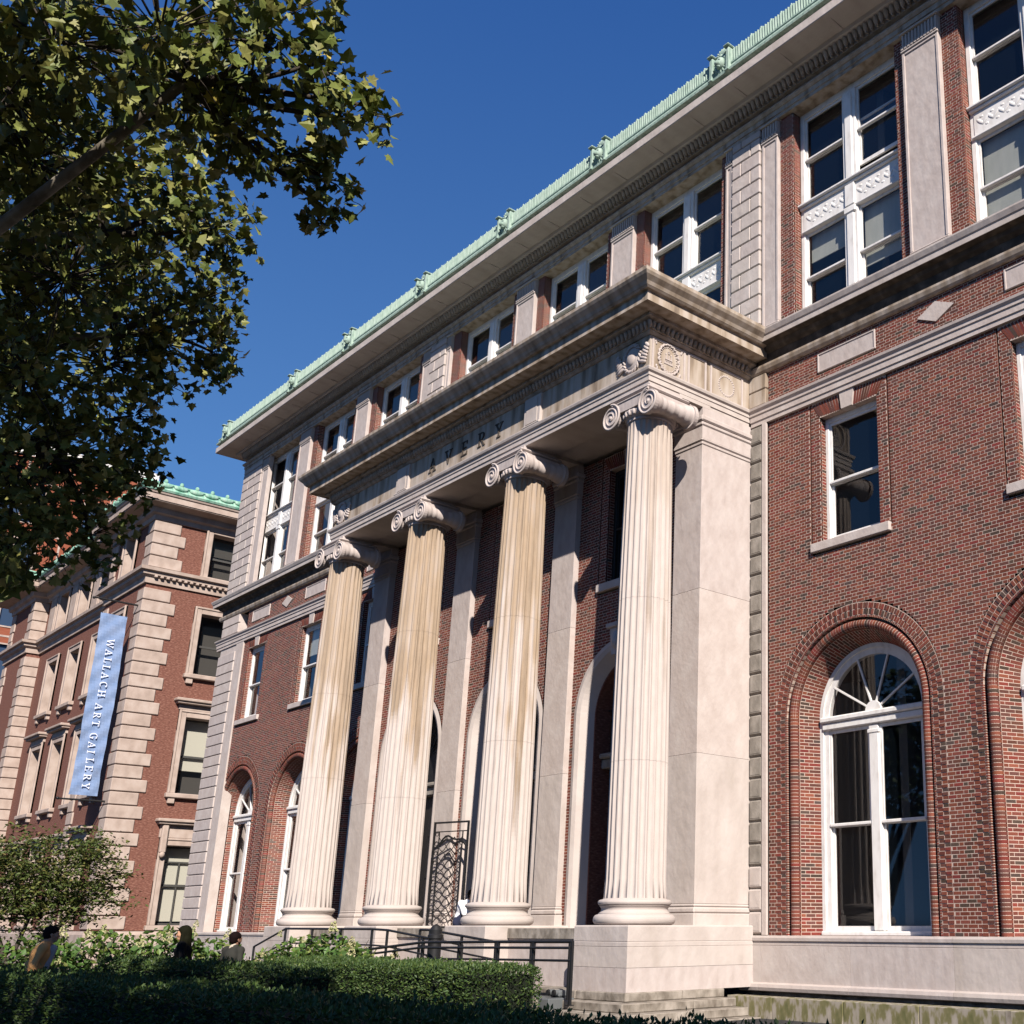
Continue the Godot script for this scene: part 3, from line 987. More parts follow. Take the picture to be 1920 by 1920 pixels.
func interior() -> void:
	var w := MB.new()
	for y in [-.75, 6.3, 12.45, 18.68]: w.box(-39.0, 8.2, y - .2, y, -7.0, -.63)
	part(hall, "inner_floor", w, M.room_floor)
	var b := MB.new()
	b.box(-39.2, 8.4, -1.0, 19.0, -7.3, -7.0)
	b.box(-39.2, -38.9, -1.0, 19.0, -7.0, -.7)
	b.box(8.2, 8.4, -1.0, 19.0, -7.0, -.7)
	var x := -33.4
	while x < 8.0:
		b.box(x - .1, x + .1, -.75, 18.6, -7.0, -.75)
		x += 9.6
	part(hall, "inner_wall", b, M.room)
	var s := MB.new()
	s.box(-39.4, 8.5, -1.6, 20.0, -14.0, -7.31)
	part(hall, "rear_block", s, M.far_brick)

func flush_bricks() -> void:
	# the nearest bricks in view are pieces of their own, the rest one field
	var um := MB.new()
	um.quad(Vector3(-.5,-.5,0), Vector3(.5,-.5,0), Vector3(.5,.5,0), Vector3(-.5,.5,0))
	um.quad(Vector3(.5,-.5,0), Vector3(.5,-.5,-1), Vector3(.5,.5,-1), Vector3(.5,.5,0))
	um.quad(Vector3(-.5,-.5,-1), Vector3(-.5,-.5,0), Vector3(-.5,.5,0), Vector3(-.5,.5,-1))
	um.quad(Vector3(-.5,.5,0), Vector3(.5,.5,0), Vector3(.5,.5,-1), Vector3(-.5,.5,-1))
	um.quad(Vector3(-.5,-.5,-1), Vector3(.5,-.5,-1), Vector3(.5,-.5,0), Vector3(-.5,-.5,0))
	for i in um.v.size(): um.col.append(Color.WHITE)
	unit_brick = um.mesh(M.brick)
	# half-round brick
	var rm := MB.new()
	var seg := 8
	for i in seg:
		var a0 := PI * i / seg
		var a1 := PI * (i + 1) / seg
		var d0 := Vector3(cos(a0), 0, sin(a0))
		var d1 := Vector3(cos(a1), 0, sin(a1))
		rm.quadn(d1 * .10 + Vector3(0,-.5,0), d0 * .10 + Vector3(0,-.5,0), d0 * .10 + Vector3(0,.5,0), d1 * .10 + Vector3(0,.5,0), d1, d0, d0, d1)
		rm.tri3(Vector3(0,.5,0), d1 * .10 + Vector3(0,.5,0), d0 * .10 + Vector3(0,.5,0))
		rm.tri3(Vector3(0,-.5,0), d0 * .10 + Vector3(0,-.5,0), d1 * .10 + Vector3(0,-.5,0))
	rm.box(-.10, .10, -.5, .5, -.05, .001)
	for i in rm.v.size(): rm.col.append(Color.WHITE)
	multi(hall, "round_bricks", rm.mesh(M.brick), rt, rc)
	var near := []
	for i in bt.size():
		var o := bt[i].origin
		if o.x > -3.25 and o.x < -1.9 and o.y < 3.2 and o.z > -.1: near.append([o.distance_to(Vector3(8.9, -.5, 17)), i])
	near.sort_custom(func(p, q): return p[0] < q[0])
	var take := {}
	for i in mini(295, near.size()): take[near[i][1]] = true
	var kinds := []
	for k in 10:
		var q := MB.new()
		q.v = um.v.duplicate(); q.n = um.n.duplicate()
		var c := brick_color()
		for i in q.v.size(): q.col.append(c)
		kinds.append(q.mesh(M.brick))
	var tr: Array[Transform3D] = []
	var cs := PackedColorArray()
	for i in bt.size():
		if take.has(i):
			var o := inst(hall, "brick", kinds[rng.randi() % 10])
			o.transform = bt[i]
		else:
			tr.append(bt[i]); cs.append(bc[i])
	multi(hall, "brick_field", unit_brick, tr, cs)
	print("bricks ", tr.size(), " round ", rt.size())

# ---------------------------------------------------------------- portico
func shaft_mesh(y0: float, y1: float, mat: Material, turn: float) -> ArrayMesh:
	# fluted drum between two heights; the whole shaft runs from BY to TY
	var BY := .02
	var TY := 9.86
	var mb := MB.new()
	var nf := 24
	var hs := 7
	var ring := []     # per flute: angle fraction, depth fraction, normal tilt
	for i in 7:
		var t := float(i) / 6
		ring.append([.10 + .80 * t, sin(PI * t)])
	for k in hs:
		var ya := lerpf(y0, y1, float(k) / hs)
		var yb := lerpf(y0, y1, float(k + 1) / hs)
		var rr := []
		for y in [ya, yb]:
			var t: float = (y - BY) / (TY - BY)
			var r := lerpf(.585, .485, t) + .018 * sin(PI * t)
			if y <= BY + .002: r = .60
			rr.append([r, y, 1.0 - smoothstep(.985, 1.0, t) - (1.0 - smoothstep(0.0, .012, t))])
		for fl in nf:
			var base := TAU * fl / nf + turn
			var w := TAU / nf
			var pts := [[0.0, 0.0, true]]
			for q in ring: pts.append([q[0], q[1], false])
			pts.append([1.0, 0.0, true])
			for i in pts.size() - 1:
				var P := []
				var N := []
				var U := []
				for jj in [[i, 0], [i + 1, 0], [i + 1, 1], [i, 1]]:
					var a: float = base + w * pts[jj[0]][0]
					var R: float = rr[jj[1]][0]
					var dep: float = pts[jj[0]][1] * .052 * clampf(rr[jj[1]][2], 0, 1)
					P.append(Vector3(cos(a) * (R - dep), rr[jj[1]][1], -sin(a) * (R - dep)))
					U.append(Vector2(fposmod((a - turn) / TAU, 1.00001), 1.0 - (rr[jj[1]][1] - BY) / (TY - BY)))
					var nt := 0.0
					if i > 0 and i < pts.size() - 2: nt = (pts[jj[0]][0] - .5) * -2.6
					var an := a + nt
					N.append(Vector3(cos(an), .01, -sin(an)).normalized())
				if U[1].x < U[0].x: U[1].x += 1.0; U[2].x += 1.0
				mb.quadn(P[0], P[1], P[2], P[3], N[0], N[1], N[2], N[3])
				mb.quaduv(U[0], U[1], U[2], U[3])
	return mb.mesh(mat)

func capital_mesh() -> ArrayMesh:
	var mb := MB.new()
	# echinus and necking
	mb.lathe(Vector3.ZERO, [Vector2(.49,9.86), Vector2(.515,9.875), Vector2(.515,9.905), Vector2(.50,9.92), Vector2(.56,9.98), Vector2(.60,10.06), Vector2(.58,10.14), Vector2(.4,10.16)], 32)
	for i in 28:
		var a := TAU * i / 28
		var st := mb.v.size()
		mb.ball(Vector3.ZERO, Vector3(.04, .075, .035), 4, 6)
		mb.xform(Transform3D(Basis(Vector3.UP, a + PI / 2), Vector3(cos(a) * .585, 10.03, -sin(a) * .585)), st)
	# cushion between the volutes, front and back
	for zs in [-1, 1]:
		var zf: float = .60 * zs
		var poly := PackedVector2Array()
		for i in 13:
			var t := i / 12.0
			poly.append(Vector2(lerpf(-.62, .62, t), 10.15 - .035 * sin(PI * t)))
		poly.append(Vector2(.62, 10.36)); poly.append(Vector2(-.62, 10.36))
		mb.prism(poly, minf(zf, zf - .10 * zs), maxf(zf, zf - .10 * zs))
		mb.cbox(-.60, .60, 10.335, 10.375, minf(zf + .02 * zs, zf - .1 * zs), maxf(zf + .02 * zs, zf - .1 * zs), .01)
		for xs in [-1, 1]:
			var cx: float = .625 * xs
			# disc of the volute
			var disc := PackedVector2Array()
			for i in 28: disc.append(Vector2(cx + .275 * cos(TAU * i / 28), 10.09 + .275 * sin(TAU * i / 28)))
			mb.prism(disc, minf(zf - .005 * zs, zf - .09 * zs), maxf(zf - .005 * zs, zf - .09 * zs))
			# raised spiral
			var pts := []
			var turns := 2.6
			for i in 66:
				var t := i / 65.0
				var a := PI / 2 + t * turns * TAU
				var r := .275 * pow(1.0 - t, .85) + .035
				pts.append(Vector3(cx - xs * -1.0 * cos(a) * r * 1.0, 10.09 + sin(a) * r, zf + .004 * zs))
			mb.tube(pts, .030, .013, 5)
			mb.ball(Vector3(cx, 10.09, zf), Vector3(.05, .05, .035), 5, 8)
	# bolsters along the sides, waisted in the middle and cut with scales
	for xs in [-1, 1]:
		var st := mb.v.size()
		var prof := []
		for i in 15:
			var t := i / 14.0
			var w := absf(t - .5) * 2.0
			var r := .17 + .095 * w * w
			if i % 2 == 1: r -= .012
			if absf(t - .5) < .06: r += .03
			prof.append(Vector2(r, -.56 + 1.12 * t))
		mb.lathe(Vector3.ZERO, prof, 24)
		mb.xform(Transform3D(Basis(Vector3(1,0,0), PI / 2), Vector3(.625 * xs, 10.10, 0)), st)
		mb.box(.40 * xs if xs > 0 else -.66, .66 if xs > 0 else .40 * xs, 10.16, 10.36, -.52, .52)
	# abacus
	mb.cbox(-.58, .58, 10.376, 10.43, -.56, .56, .02)
	mb.cbox(-.62, .62, 10.431, 10.50, -.60, .60, .03)
	mb.box(-.50, .50, 10.50, 10.612, -.46, .46)
	return mb.mesh(M.stone2)

func columns() -> void:
	var cap := capital_mesh()
	var base := MB.new()
	var prof := [Vector2(.72,-.464)]
	for i in 9:
		var a := -PI / 2 + PI * i / 8
		prof.append(Vector2(.70 + .085 * cos(a), -.365 + .095 * sin(a)))
	prof.append(Vector2(.69,-.262))
	prof.append(Vector2(.69,-.245))
	for i in 6:
		var a := PI * i / 5
		prof.append(Vector2(.675 - .045 * sin(a), -.245 + .13 * i / 5))
	prof.append(Vector2(.665,-.11))
	for i in 7:
		var a := -PI / 2 + PI * i / 6
		prof.append(Vector2(.645 + .06 * cos(a), -.055 + .055 * sin(a)))
	prof.append(Vector2(.62,.005)); prof.append(Vector2(.60,.02)); prof.append(Vector2(.3,.02))
	base.lathe(Vector3.ZERO, prof, 48)
	var bm := base.mesh(M.stone)
	for k in 4:
		var x := C4 - k * SP
		var c := node(hall, "column", Vector3(x, 0, ZCOL))
		inst(c, "base", bm)
		var mat: Material = M.columns[[1, 0, 2, 3][k]]
		var cuts := [.02, 2.6 + .9 * (k % 2), 5.9 + .5 * (k % 3), 9.86]
		for d in 3:
			inst(c, "shaft_drum", shaft_mesh(cuts[d] + (.0 if d == 0 else .002), cuts[d+1] - (.0 if d == 2 else .002), mat, k * 1.9 + .13))
		inst(c, "capital", cap)

func entablature() -> void:
	var xr := -8.07
	var xl := 2 * XC - xr
	var en := node(hall, "entablature")
	var path := [Vector2(xr, .08), Vector2(xr, 3.16), Vector2(xl, 3.16), Vector2(xl, .08)]
	var a := MB.new()
	a.sweep(path, [Vector2(-.9,10.612), Vector2(-.045,10.612), Vector2(-.045,10.71), Vector2(-.02,10.715), Vector2(-.02,10.83), Vector2(.0,10.835), Vector2(.0,10.90), Vector2(.045,10.935), Vector2(.06,10.985), Vector2(.06,11.01), Vector2(-.03,11.012), Vector2(-.9,11.012)])
	part(en, "architrave", a, M.stone)
	var f := MB.new()
	f.sweep(path, [Vector2(-.5,11.013), Vector2(-.045,11.013), Vector2(-.045,11.82), Vector2(-.5,11.82)])
	part(en, "frieze", f, M.streak)
	var b := MB.new()
	b.sweep(path, [Vector2(-.5,11.821), Vector2(-.02,11.821), Vector2(.03,11.87), Vector2(.03,11.90), Vector2(.06,11.91), Vector2(.06,12.06), Vector2(.20,12.12), Vector2(.20,12.19), Vector2(.51,12.20), Vector2(-.5,12.21)], false)
	part(en, "bed_moulding", b, M.streak)
	var c := MB.new()
	c.sweep(path, [Vector2(-.5,12.211), Vector2(.50,12.211), Vector2(.52,12.19), Vector2(.54,12.19), Vector2(.54,12.40), Vector2(.57,12.42), Vector2(.62,12.42), Vector2(.655,12.455), Vector2(-.5,12.46)])
	part(en, "cornice", c, M.streak)
	# crowning gutter moulding: front and two returns
	var cyma := [Vector2(-.5,12.461), Vector2(.66,12.461), Vector2(.70,12.53), Vector2(.79,12.62), Vector2(.825,12.68), Vector2(.83,12.755), Vector2(.80,12.76), Vector2(-.5,12.86)]
	for seg in 3:
		var cy := MB.new()
		cy.sweep(path, cyma)
		var keep := MB.new()
		for t in range(0, cy.v.size(), 3):
			var mid := (cy.v[t] + cy.v[t+1] + cy.v[t+2]) / 3.0
			var nn := cy.n[t]
			var front := absf(nn.z) > absf(nn.x) if absf(nn.y) < .9 else true
			var which := 1 if front else (0 if mid.x > XC else 2)
			if which == seg:
				for e in 3:
					keep.v.append(cy.v[t+e]); keep.n.append(cy.n[t+e])
		part(en, "cyma", keep, M.streak)
	# leaf blocks under the corona
	var e := MB.new()
	e.ball(Vector3.ZERO, Vector3(.05, .085, .055), 5, 7)
	e.box(-.010, .010, -.10, .07, -.06, .04)
	var em := e.mesh(M.streak)
	var x := xr + .1
	while x > xl - .05:
		var o := inst(en, "carved_leaf", em, Vector3(x, 11.99, 3.26))
		o.rotation.x = .3
		x -= .135
	for side in [[xr + .1, PI / 2], [xl - .1, -PI / 2]]:
		var z := 3.15
		while z > .2:
			var o := inst(en, "carved_leaf", em, Vector3(side[0], 11.99, z))
			o.rotation = Vector3(.3, side[1], 0)
			z -= .135
	# projecting frieze blocks and the tablet with the inscription
	for bx in [-12.42, -18.68]:
		var bl := MB.new()
		bl.cbox(bx - .34, bx + .34, 11.014, 11.80, 3.10, 3.185, .015)
		bl.box(bx - .22, bx + .22, 11.10, 11.72, 3.10, 3.20)
		bl.cbox(bx - .36, bx + .36, 11.014, 11.07, 3.10, 3.225, .015)
		part(en, "frieze_block", bl, M.stone)
	for i in 5:
		var tm := TextMesh.new()
		tm.text = "AVERY"[i]
		var fnt := SystemFont.new()
		fnt.font_names = PackedStringArray(["Droid Serif"])
		tm.font = fnt
		tm.font_size = 64
		tm.pixel_size = .0086
		tm.depth = .03
		tm.material = M.soot
		inst(en, "letter", tm, Vector3(XC + (i - 2) * .80, 11.415, 3.122))
	# carved frieze corners, front
	for sx in [[xr - .62, 1], [xl + .62, -1]]:
		var o := MB.new()
		o.ball(Vector3(sx[0], 11.42, 3.12), Vector3(.24, .28, .06), 7, 14)
		o.ball(Vector3(sx[0], 11.42, 3.15), Vector3(.15, .18, .07), 7, 12)
		for i in 18:
			var an := TAU * i / 18
			var st := o.v.size()
			o.ball(Vector3.ZERO, Vector3(.035, .09, .04), 4, 6)
			o.xform(Transform3D(Basis(Vector3(0,0,1), an + .5), Vector3(sx[0] + cos(an) * .27, 11.42 + sin(an) * .31, 3.14)), st)
		for s in [-1, 1]:
			for i in 6:
				var st := o.v.size()
				o.ball(Vector3.ZERO, Vector3(.05, .15 - i * .012, .045), 4, 6)
				o.xform(Transform3D(Basis(Vector3(0,0,1), s * (1.2 - i * .1)), Vector3(sx[0] + s * (.36 + .03 * i), 11.24 + i * .07, 3.14)), st)
		part(en, "carved_wreath", o, M.stone2)
	# return frieze: panel with the crowned oval, plain panel, panel with a worn roundel
	for side in [[xr - .045, 1], [xl + .045, -1]]:
		var sx: float = side[0]
		var dirx: float = side[1]
		var pn := MB.new()
		for zz in [[3.06, 2.10], [2.02, 1.46], [1.34, .30]]:
			for q in [[zz[1], zz[0], 11.74, 11.79], [zz[1], zz[1] + .05, 11.06, 11.74], [zz[0] - .05, zz[0], 11.06, 11.74]]:
				pn.box(minf(sx, sx + dirx * .022), maxf(sx, sx + dirx * .022), q[2], q[3], q[0], q[1])
		part(en, "panel_moulding", pn, M.stone2)
		var o := MB.new()
		var st0 := o.v.size()
		# oval rim of leaves, the crown and the line of script, built facing +z then turned
		for i in 40:
			var an := TAU * i / 40
			var st := o.v.size()
			o.ball(Vector3.ZERO, Vector3(.028, .06, .035), 4, 6)
			o.xform(Transform3D(Basis(Vector3(0,0,1), an + (.5 if i % 2 == 0 else -.5)), Vector3(cos(an) * .29, sin(an) * .345, .015)), st)
		for i in 30:
			var an := TAU * i / 30
			o.ball(Vector3(cos(an) * .235, sin(an) * .29, .005), Vector3(.02, .02, .02), 3, 5)
		o.box(-.10, .10, -.015, .01, 0, .02)
		for s in [-1, 0, 1]:
			o.box(s * .075 - .012, s * .075 + .012, .01, .10, 0, .02)
			o.ball(Vector3(s * .075, .115 + (.03 if s == 0 else 0.0), .01), Vector3(.025, .025, .015), 3, 6)
		o.box(-.008, .008, .145, .20, 0, .018)
		o.box(-.03, .03, .17, .185, 0, .018)
		o.box(-.13, .13, -.12, -.10, 0, .014)
		o.box(-.10, .10, -.05, -.035, 0, .014)
		for i in 5: o.box(-.10 + i * .045, -.078 + i * .045, -.098, -.055, 0, .012)
		for s in [-1, 1]:
			for k in 4: o.ball(Vector3(s * (.32 + .02 * k), -.30 + k * .04 + (.5 if k > 1 else 0.0), .0), Vector3(.03, .045, .025), 3, 6)
		o.xform(Transform3D(Basis(Vector3.UP, dirx * PI / 2), Vector3(sx, 11.40, 2.58)), st0)
		part(en, "crown_medallion", o, M.stone2)
		var r := MB.new()
		for i in 26:
			var an := TAU * i / 26
			r.ball(Vector3(sx, 11.40 + sin(an) * .24, .82 + cos(an) * .24), Vector3(.015, .03, .03), 3, 6)
		part(en, "roundel", r, M.stone2)
	# ceiling of the portico with its beams
	var ce := MB.new()
	ce.box(xl + .9, xr - .9, 10.70, 10.95, 1.2, 2.27)
	for k in 4:
		ce.box(C4 - k * SP - .44, C4 - k * SP + .44, 10.614, 10.699, 1.34, 2.26)
	part(en, "ceiling", ce, M.stone)
	var rf := MB.new()
	rf.box(xl - .2, xr + .2, 12.60, 12.85, -.02, 2.8)
	part(en, "portico_roof", rf, M.copper)

func anta(xa: float, xb: float, zf: float, zb: float, inner: bool) -> void:
	var p := node(hall, "anta" if not inner else "inner_pilaster")
	var b := MB.new()
	b.cbox(xa - .05, xb + .05, -.66, -.24, zb, zf + .05, .015)
	b.cbox(xa - .03, xb + .03, -.238, -.12, zb, zf + .03, .03)
	b.cbox(xa - .012, xb + .012, -.118, -.06, zb, zf + .012, .02)
	part(p, "base", b, M.stone)
	var cuts := [-.058, 2.9, 6.4, 9.72]
	for i in 3:
		var s := MB.new()
		s.cbox(xa, xb, cuts[i] + .001, cuts[i+1] - .001, zb, zf, .006)
		part(p, "shaft_block", s, [M.stone, M.stone3, M.stone2][i])
	var c := MB.new()
	c.cbox(xa - .02, xb + .02, 9.722, 9.80, zb, zf + .02, .015)
	c.cbox(xa - .045, xb + .045, 9.802, 9.86, zb, zf + .045, .02)
	c.box(xa - .03, xb + .03, 9.861, 10.16, zb, zf + .03)
	c.cbox(xa - .06, xb + .06, 10.162, 10.26, zb, zf + .06, .025)
	c.cbox(xa - .09, xb + .09, 10.262, 10.40, zb, zf + .09, .03)
	c.box(xa - .02, xb + .02, 10.402, 10.611, zb, zf + .02)
	part(p, "capital", c, M.stone2)

func portico_wall() -> void:
	var zb := 1.35
	var mort := MB.new()
	var holes := []
	for k in 3:
		var cx := C4 - (k + .5) * SP
		holes.append({"cx": cx, "r": 1.69, "ys": 4.16, "yb": -.66})
		second_window(cx, zb, mort, holes, 0.0, 0.0, .79, M.bronze_and_shade)  # portico shade painted into these frames, dark in place of white
		var d := node(hall, "arched_doorway")
		# splayed stone surround
		var s := MB.new()
		for q in [[1.72, zb + .03, 1.60, zb + .06], [1.60, zb + .06, 1.50, zb + .02], [1.50, zb + .02, 1.30, zb - .25]]:
			ring_band(s, cx, -.60, 4.16, q[0], q[1], q[2], q[3], 32)
		part(d, "surround", s, M.stone)
		var rv := MB.new()
		ring_band(rv, cx, -.60, 4.16, 1.30, zb - .25, 1.26, zb - .25, 32)
		ring_band(rv, cx, -.60, 4.16, 1.26, zb - .25, 1.24, zb - .76, 32)
		part(d, "reveal", rv, M.far_brick)
		var ky := MB.new()
		ky.prism(PackedVector2Array([Vector2(cx-.17,5.42), Vector2(cx+.17,5.42), Vector2(cx+.25,6.05), Vector2(cx-.25,6.05)]), zb - .1, zb + .22)
		ky.cbox(cx - .32, cx + .32, 6.052, 6.16, zb - .05, zb + .30, .02)
		ky.ball(Vector3(cx, 5.75, zb + .22), Vector3(.14, .22, .12), 6, 8)
		part(d, "keystone", ky, M.stone2)
		# transom and the dark doors behind
		var t := MB.new()
		t.cbox(cx - 1.24, cx + 1.24, 3.0, 3.22, zb - .80, zb - .45, .02)
		t.cbox(cx - 1.24, cx + 1.24, 3.222, 3.34, zb - .80, zb - .36, .03)
		part(d, "transom", t, M.grey_stone)
		for sgn in [-1, 1]:
			var l := MB.new()
			var xa: float = cx + (-1.24 if sgn < 0 else .005)
			l.box(xa, xa + 1.235, -.50, 3.0, zb - .74, zb - .70)
			for r in 3:
				l.cbox(xa + .15, xa + 1.08, -.35 + r * 1.12, .62 + r * 1.12, zb - .72, zb - .67, .02)
			part(d, "door_leaf", l, M.bronze_and_shade)
		var g := MB.new()
		for i in 9:
			var an := PI * (i + .5) / 9
			g.tube([Vector3(cx + .25 * cos(an), 4.16 + .25 * sin(an), zb - .6), Vector3(cx + 1.24 * cos(an), 4.16 + 1.24 * sin(an), zb - .6)], .018, .018, 5)
		for r in [.25, .62, 1.0]:
			var pts := []
			for i in 17: pts.append(Vector3(cx + r * cos(PI * i / 16), 4.16 + r * sin(PI * i / 16), zb - .6))
			g.tube(pts, .016, .016, 5)
		g.box(cx - 1.24, cx + 1.24, 3.34, 4.14, zb - .72, zb - .68)
		part(d, "fanlight_grille", g, M.iron)
		var dk := MB.new()
		for i in 24:
			var a0 := PI * i / 24
			var a1 := PI * (i + 1) / 24
			dk.tri3(Vector3(cx, 4.14, zb - .7), Vector3(cx + 1.26 * cos(a0), 4.14 + 1.26 * sin(a0), zb - .7), Vector3(cx + 1.26 * cos(a1), 4.14 + 1.26 * sin(a1), zb - .7))
		part(d, "pane", dk, M.bronze_and_shade)
	brick_field(-23.0, -8.2, -.66, 10.58, zb, holes, mort)
	part(hall, "portico_mortar", mort, M.mortar)
	for k in 3:
		if k > 0: anta(C4 - k * SP - .46, C4 - k * SP + .46, 1.5, 1.3, true)
	anta(C4 - 3 * SP + SP - SP - .46, C4 - 3 * SP + .46, 1.55, 1.3, true)
	anta(C4 - .46, -8.10, 1.55, .02, false)
	anta(-23.02, C4 - 3 * SP - .47, 1.54, .02, false)
	# back of the wall, so that the rooms behind stay closed
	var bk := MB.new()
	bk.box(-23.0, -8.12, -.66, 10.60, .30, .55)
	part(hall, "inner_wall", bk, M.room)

func pedestals() -> void:
	# stone base of the portico: pedestals under the columns, the wall between them, the steps
	for k in 4:
		var x := C4 - k * SP
		var p := node(hall, "pedestal")
		var b := MB.new()
		var xr := x + .8
		var path := [Vector2(xr, .30 if k == 0 else 1.2), Vector2(xr, 3.5), Vector2(x - .8, 3.5), Vector2(x - .8, 1.2)]
		b.sweep(path, [Vector2(-.8,-1.20), Vector2(0,-1.20), Vector2(0,-.85), Vector2(-.008,-.845), Vector2(-.008,-.84), Vector2(0,-.835), Vector2(0,-.765), Vector2(-.008,-.755), Vector2(0,-.745), Vector2(0,-.49), Vector2(-.02,-.466), Vector2(-.8,-.466)])
		part(p, "cap_block", b, M.stone)
		var c := MB.new()
		c.sweep(path, [Vector2(-.8,-1.62), Vector2(.0,-1.62), Vector2(0,-1.206), Vector2(-.8,-1.206)])
		part(p, "base_block", c, M.stone2)
	var w := MB.new()
	w.box(-22.6, C4 - .0, -1.62, -.55, 2.1, 2.9)
	part(hall, "podium_wall", w, M.stone2)
	var fl := MB.new()
	fl.box(-23.3, -7.9, -.72, -.52, .9, 2.95)
	part(hall, "portico_floor", fl, M.step_stone)
	# steps wrapping the right-hand pedestal and running along the front
	for i in 4:
		var s := i * .33 + .06
		var y1 := -1.621 - i * .155
		var x := C4 + .8 + s
		var segs := [[3.5 + s, 2.2], [2.2, 1.125]]
		for q in segs:
			var st := MB.new()
			st.cbox(C4 - .6, x, y1 - .155 + .001, y1, q[1] + .002, q[0] - .002, .015)
			part(hall, "step", st, M.step_stone)
		var xx := C4 - .6
		while xx > -24.0:
			var st2 := MB.new()
			st2.cbox(xx - 1.9, xx - .004, y1 - .155 + .001, y1, 1.2, 3.5 + s, .015)
			part(hall, "step", st2, M.step_stone)
			xx -= 1.9
	# mossy areaway wall in front of the right wing
	var x2 := -7.6
	while x2 < 9.0:
		var mwall := MB.new()
		var xe := x2 + rng.randf_range(1.1, 2.0)
		mwall.cbox(x2 + .004, xe - .004, G - .2, -1.735, .82, 1.12, .012)
		part(hall, "areaway_slab", mwall, M.moss)
		if int(x2 * 10) % 3 == 0:
			var mj := MB.new()
			mj.box(xe - .05, xe + .05, G - .2, -1.74, 1.0, 1.124)
			part(hall, "areaway_joint", mj, M.step_stone)
		x2 = xe

func build_hall() -> void:
	hall = node(self, "university_hall")
	tag(hall, "red brick hall with four-column stone portico, white windows and green copper eaves", "building")
	upper_storey()
	wing([-5.2, -.35, 4.5], -7.56, 6.6, "r", [-2.80, 2.05])
	wing([-26.1, -30.92, -35.75], -37.05, -23.56, "l", [-28.5, -33.33])
	string_courses()
	main_cornice()
	lower_quoins()
	interior()
	columns()
	entablature()
	portico_wall()
	pedestals()
	flush_bricks()

# ---------------------------------------------------------------- neighbouring buildings
func wall_rects(mb: MB, x0: float, x1: float, y0: float, y1: float, z: float, holes: Array, depth: float) -> void:
	var ys := [y0, y1]
	for h in holes:
		ys.append(h.y0); ys.append(h.y1)
	ys.sort()
	for i in ys.size() - 1:
		if ys[i+1] - ys[i] < .001: continue
		for s in free_spans(x0, x1, ys[i], ys[i+1], holes):
			mb.quad(Vector3(s[0],ys[i],z), Vector3(s[1],ys[i],z), Vector3(s[1],ys[i+1],z), Vector3(s[0],ys[i+1],z))
	for h in holes:
		mb.quad(Vector3(h.x0,h.y0,z), Vector3(h.x0,h.y0,z-depth), Vector3(h.x0,h.y1,z-depth), Vector3(h.x0,h.y1,z))
		mb.quad(Vector3(h.x1,h.y0,z-depth), Vector3(h.x1,h.y0,z), Vector3(h.x1,h.y1,z), Vector3(h.x1,h.y1,z-depth))
		mb.quad(Vector3(h.x0,h.y1,z-depth), Vector3(h.x1,h.y1,z-depth), Vector3(h.x1,h.y1,z), Vector3(h.x0,h.y1,z))
		mb.quad(Vector3(h.x0,h.y0,z), Vector3(h.x1,h.y0,z), Vector3(h.x1,h.y0,z-depth), Vector3(h.x0,h.y0,z-depth))

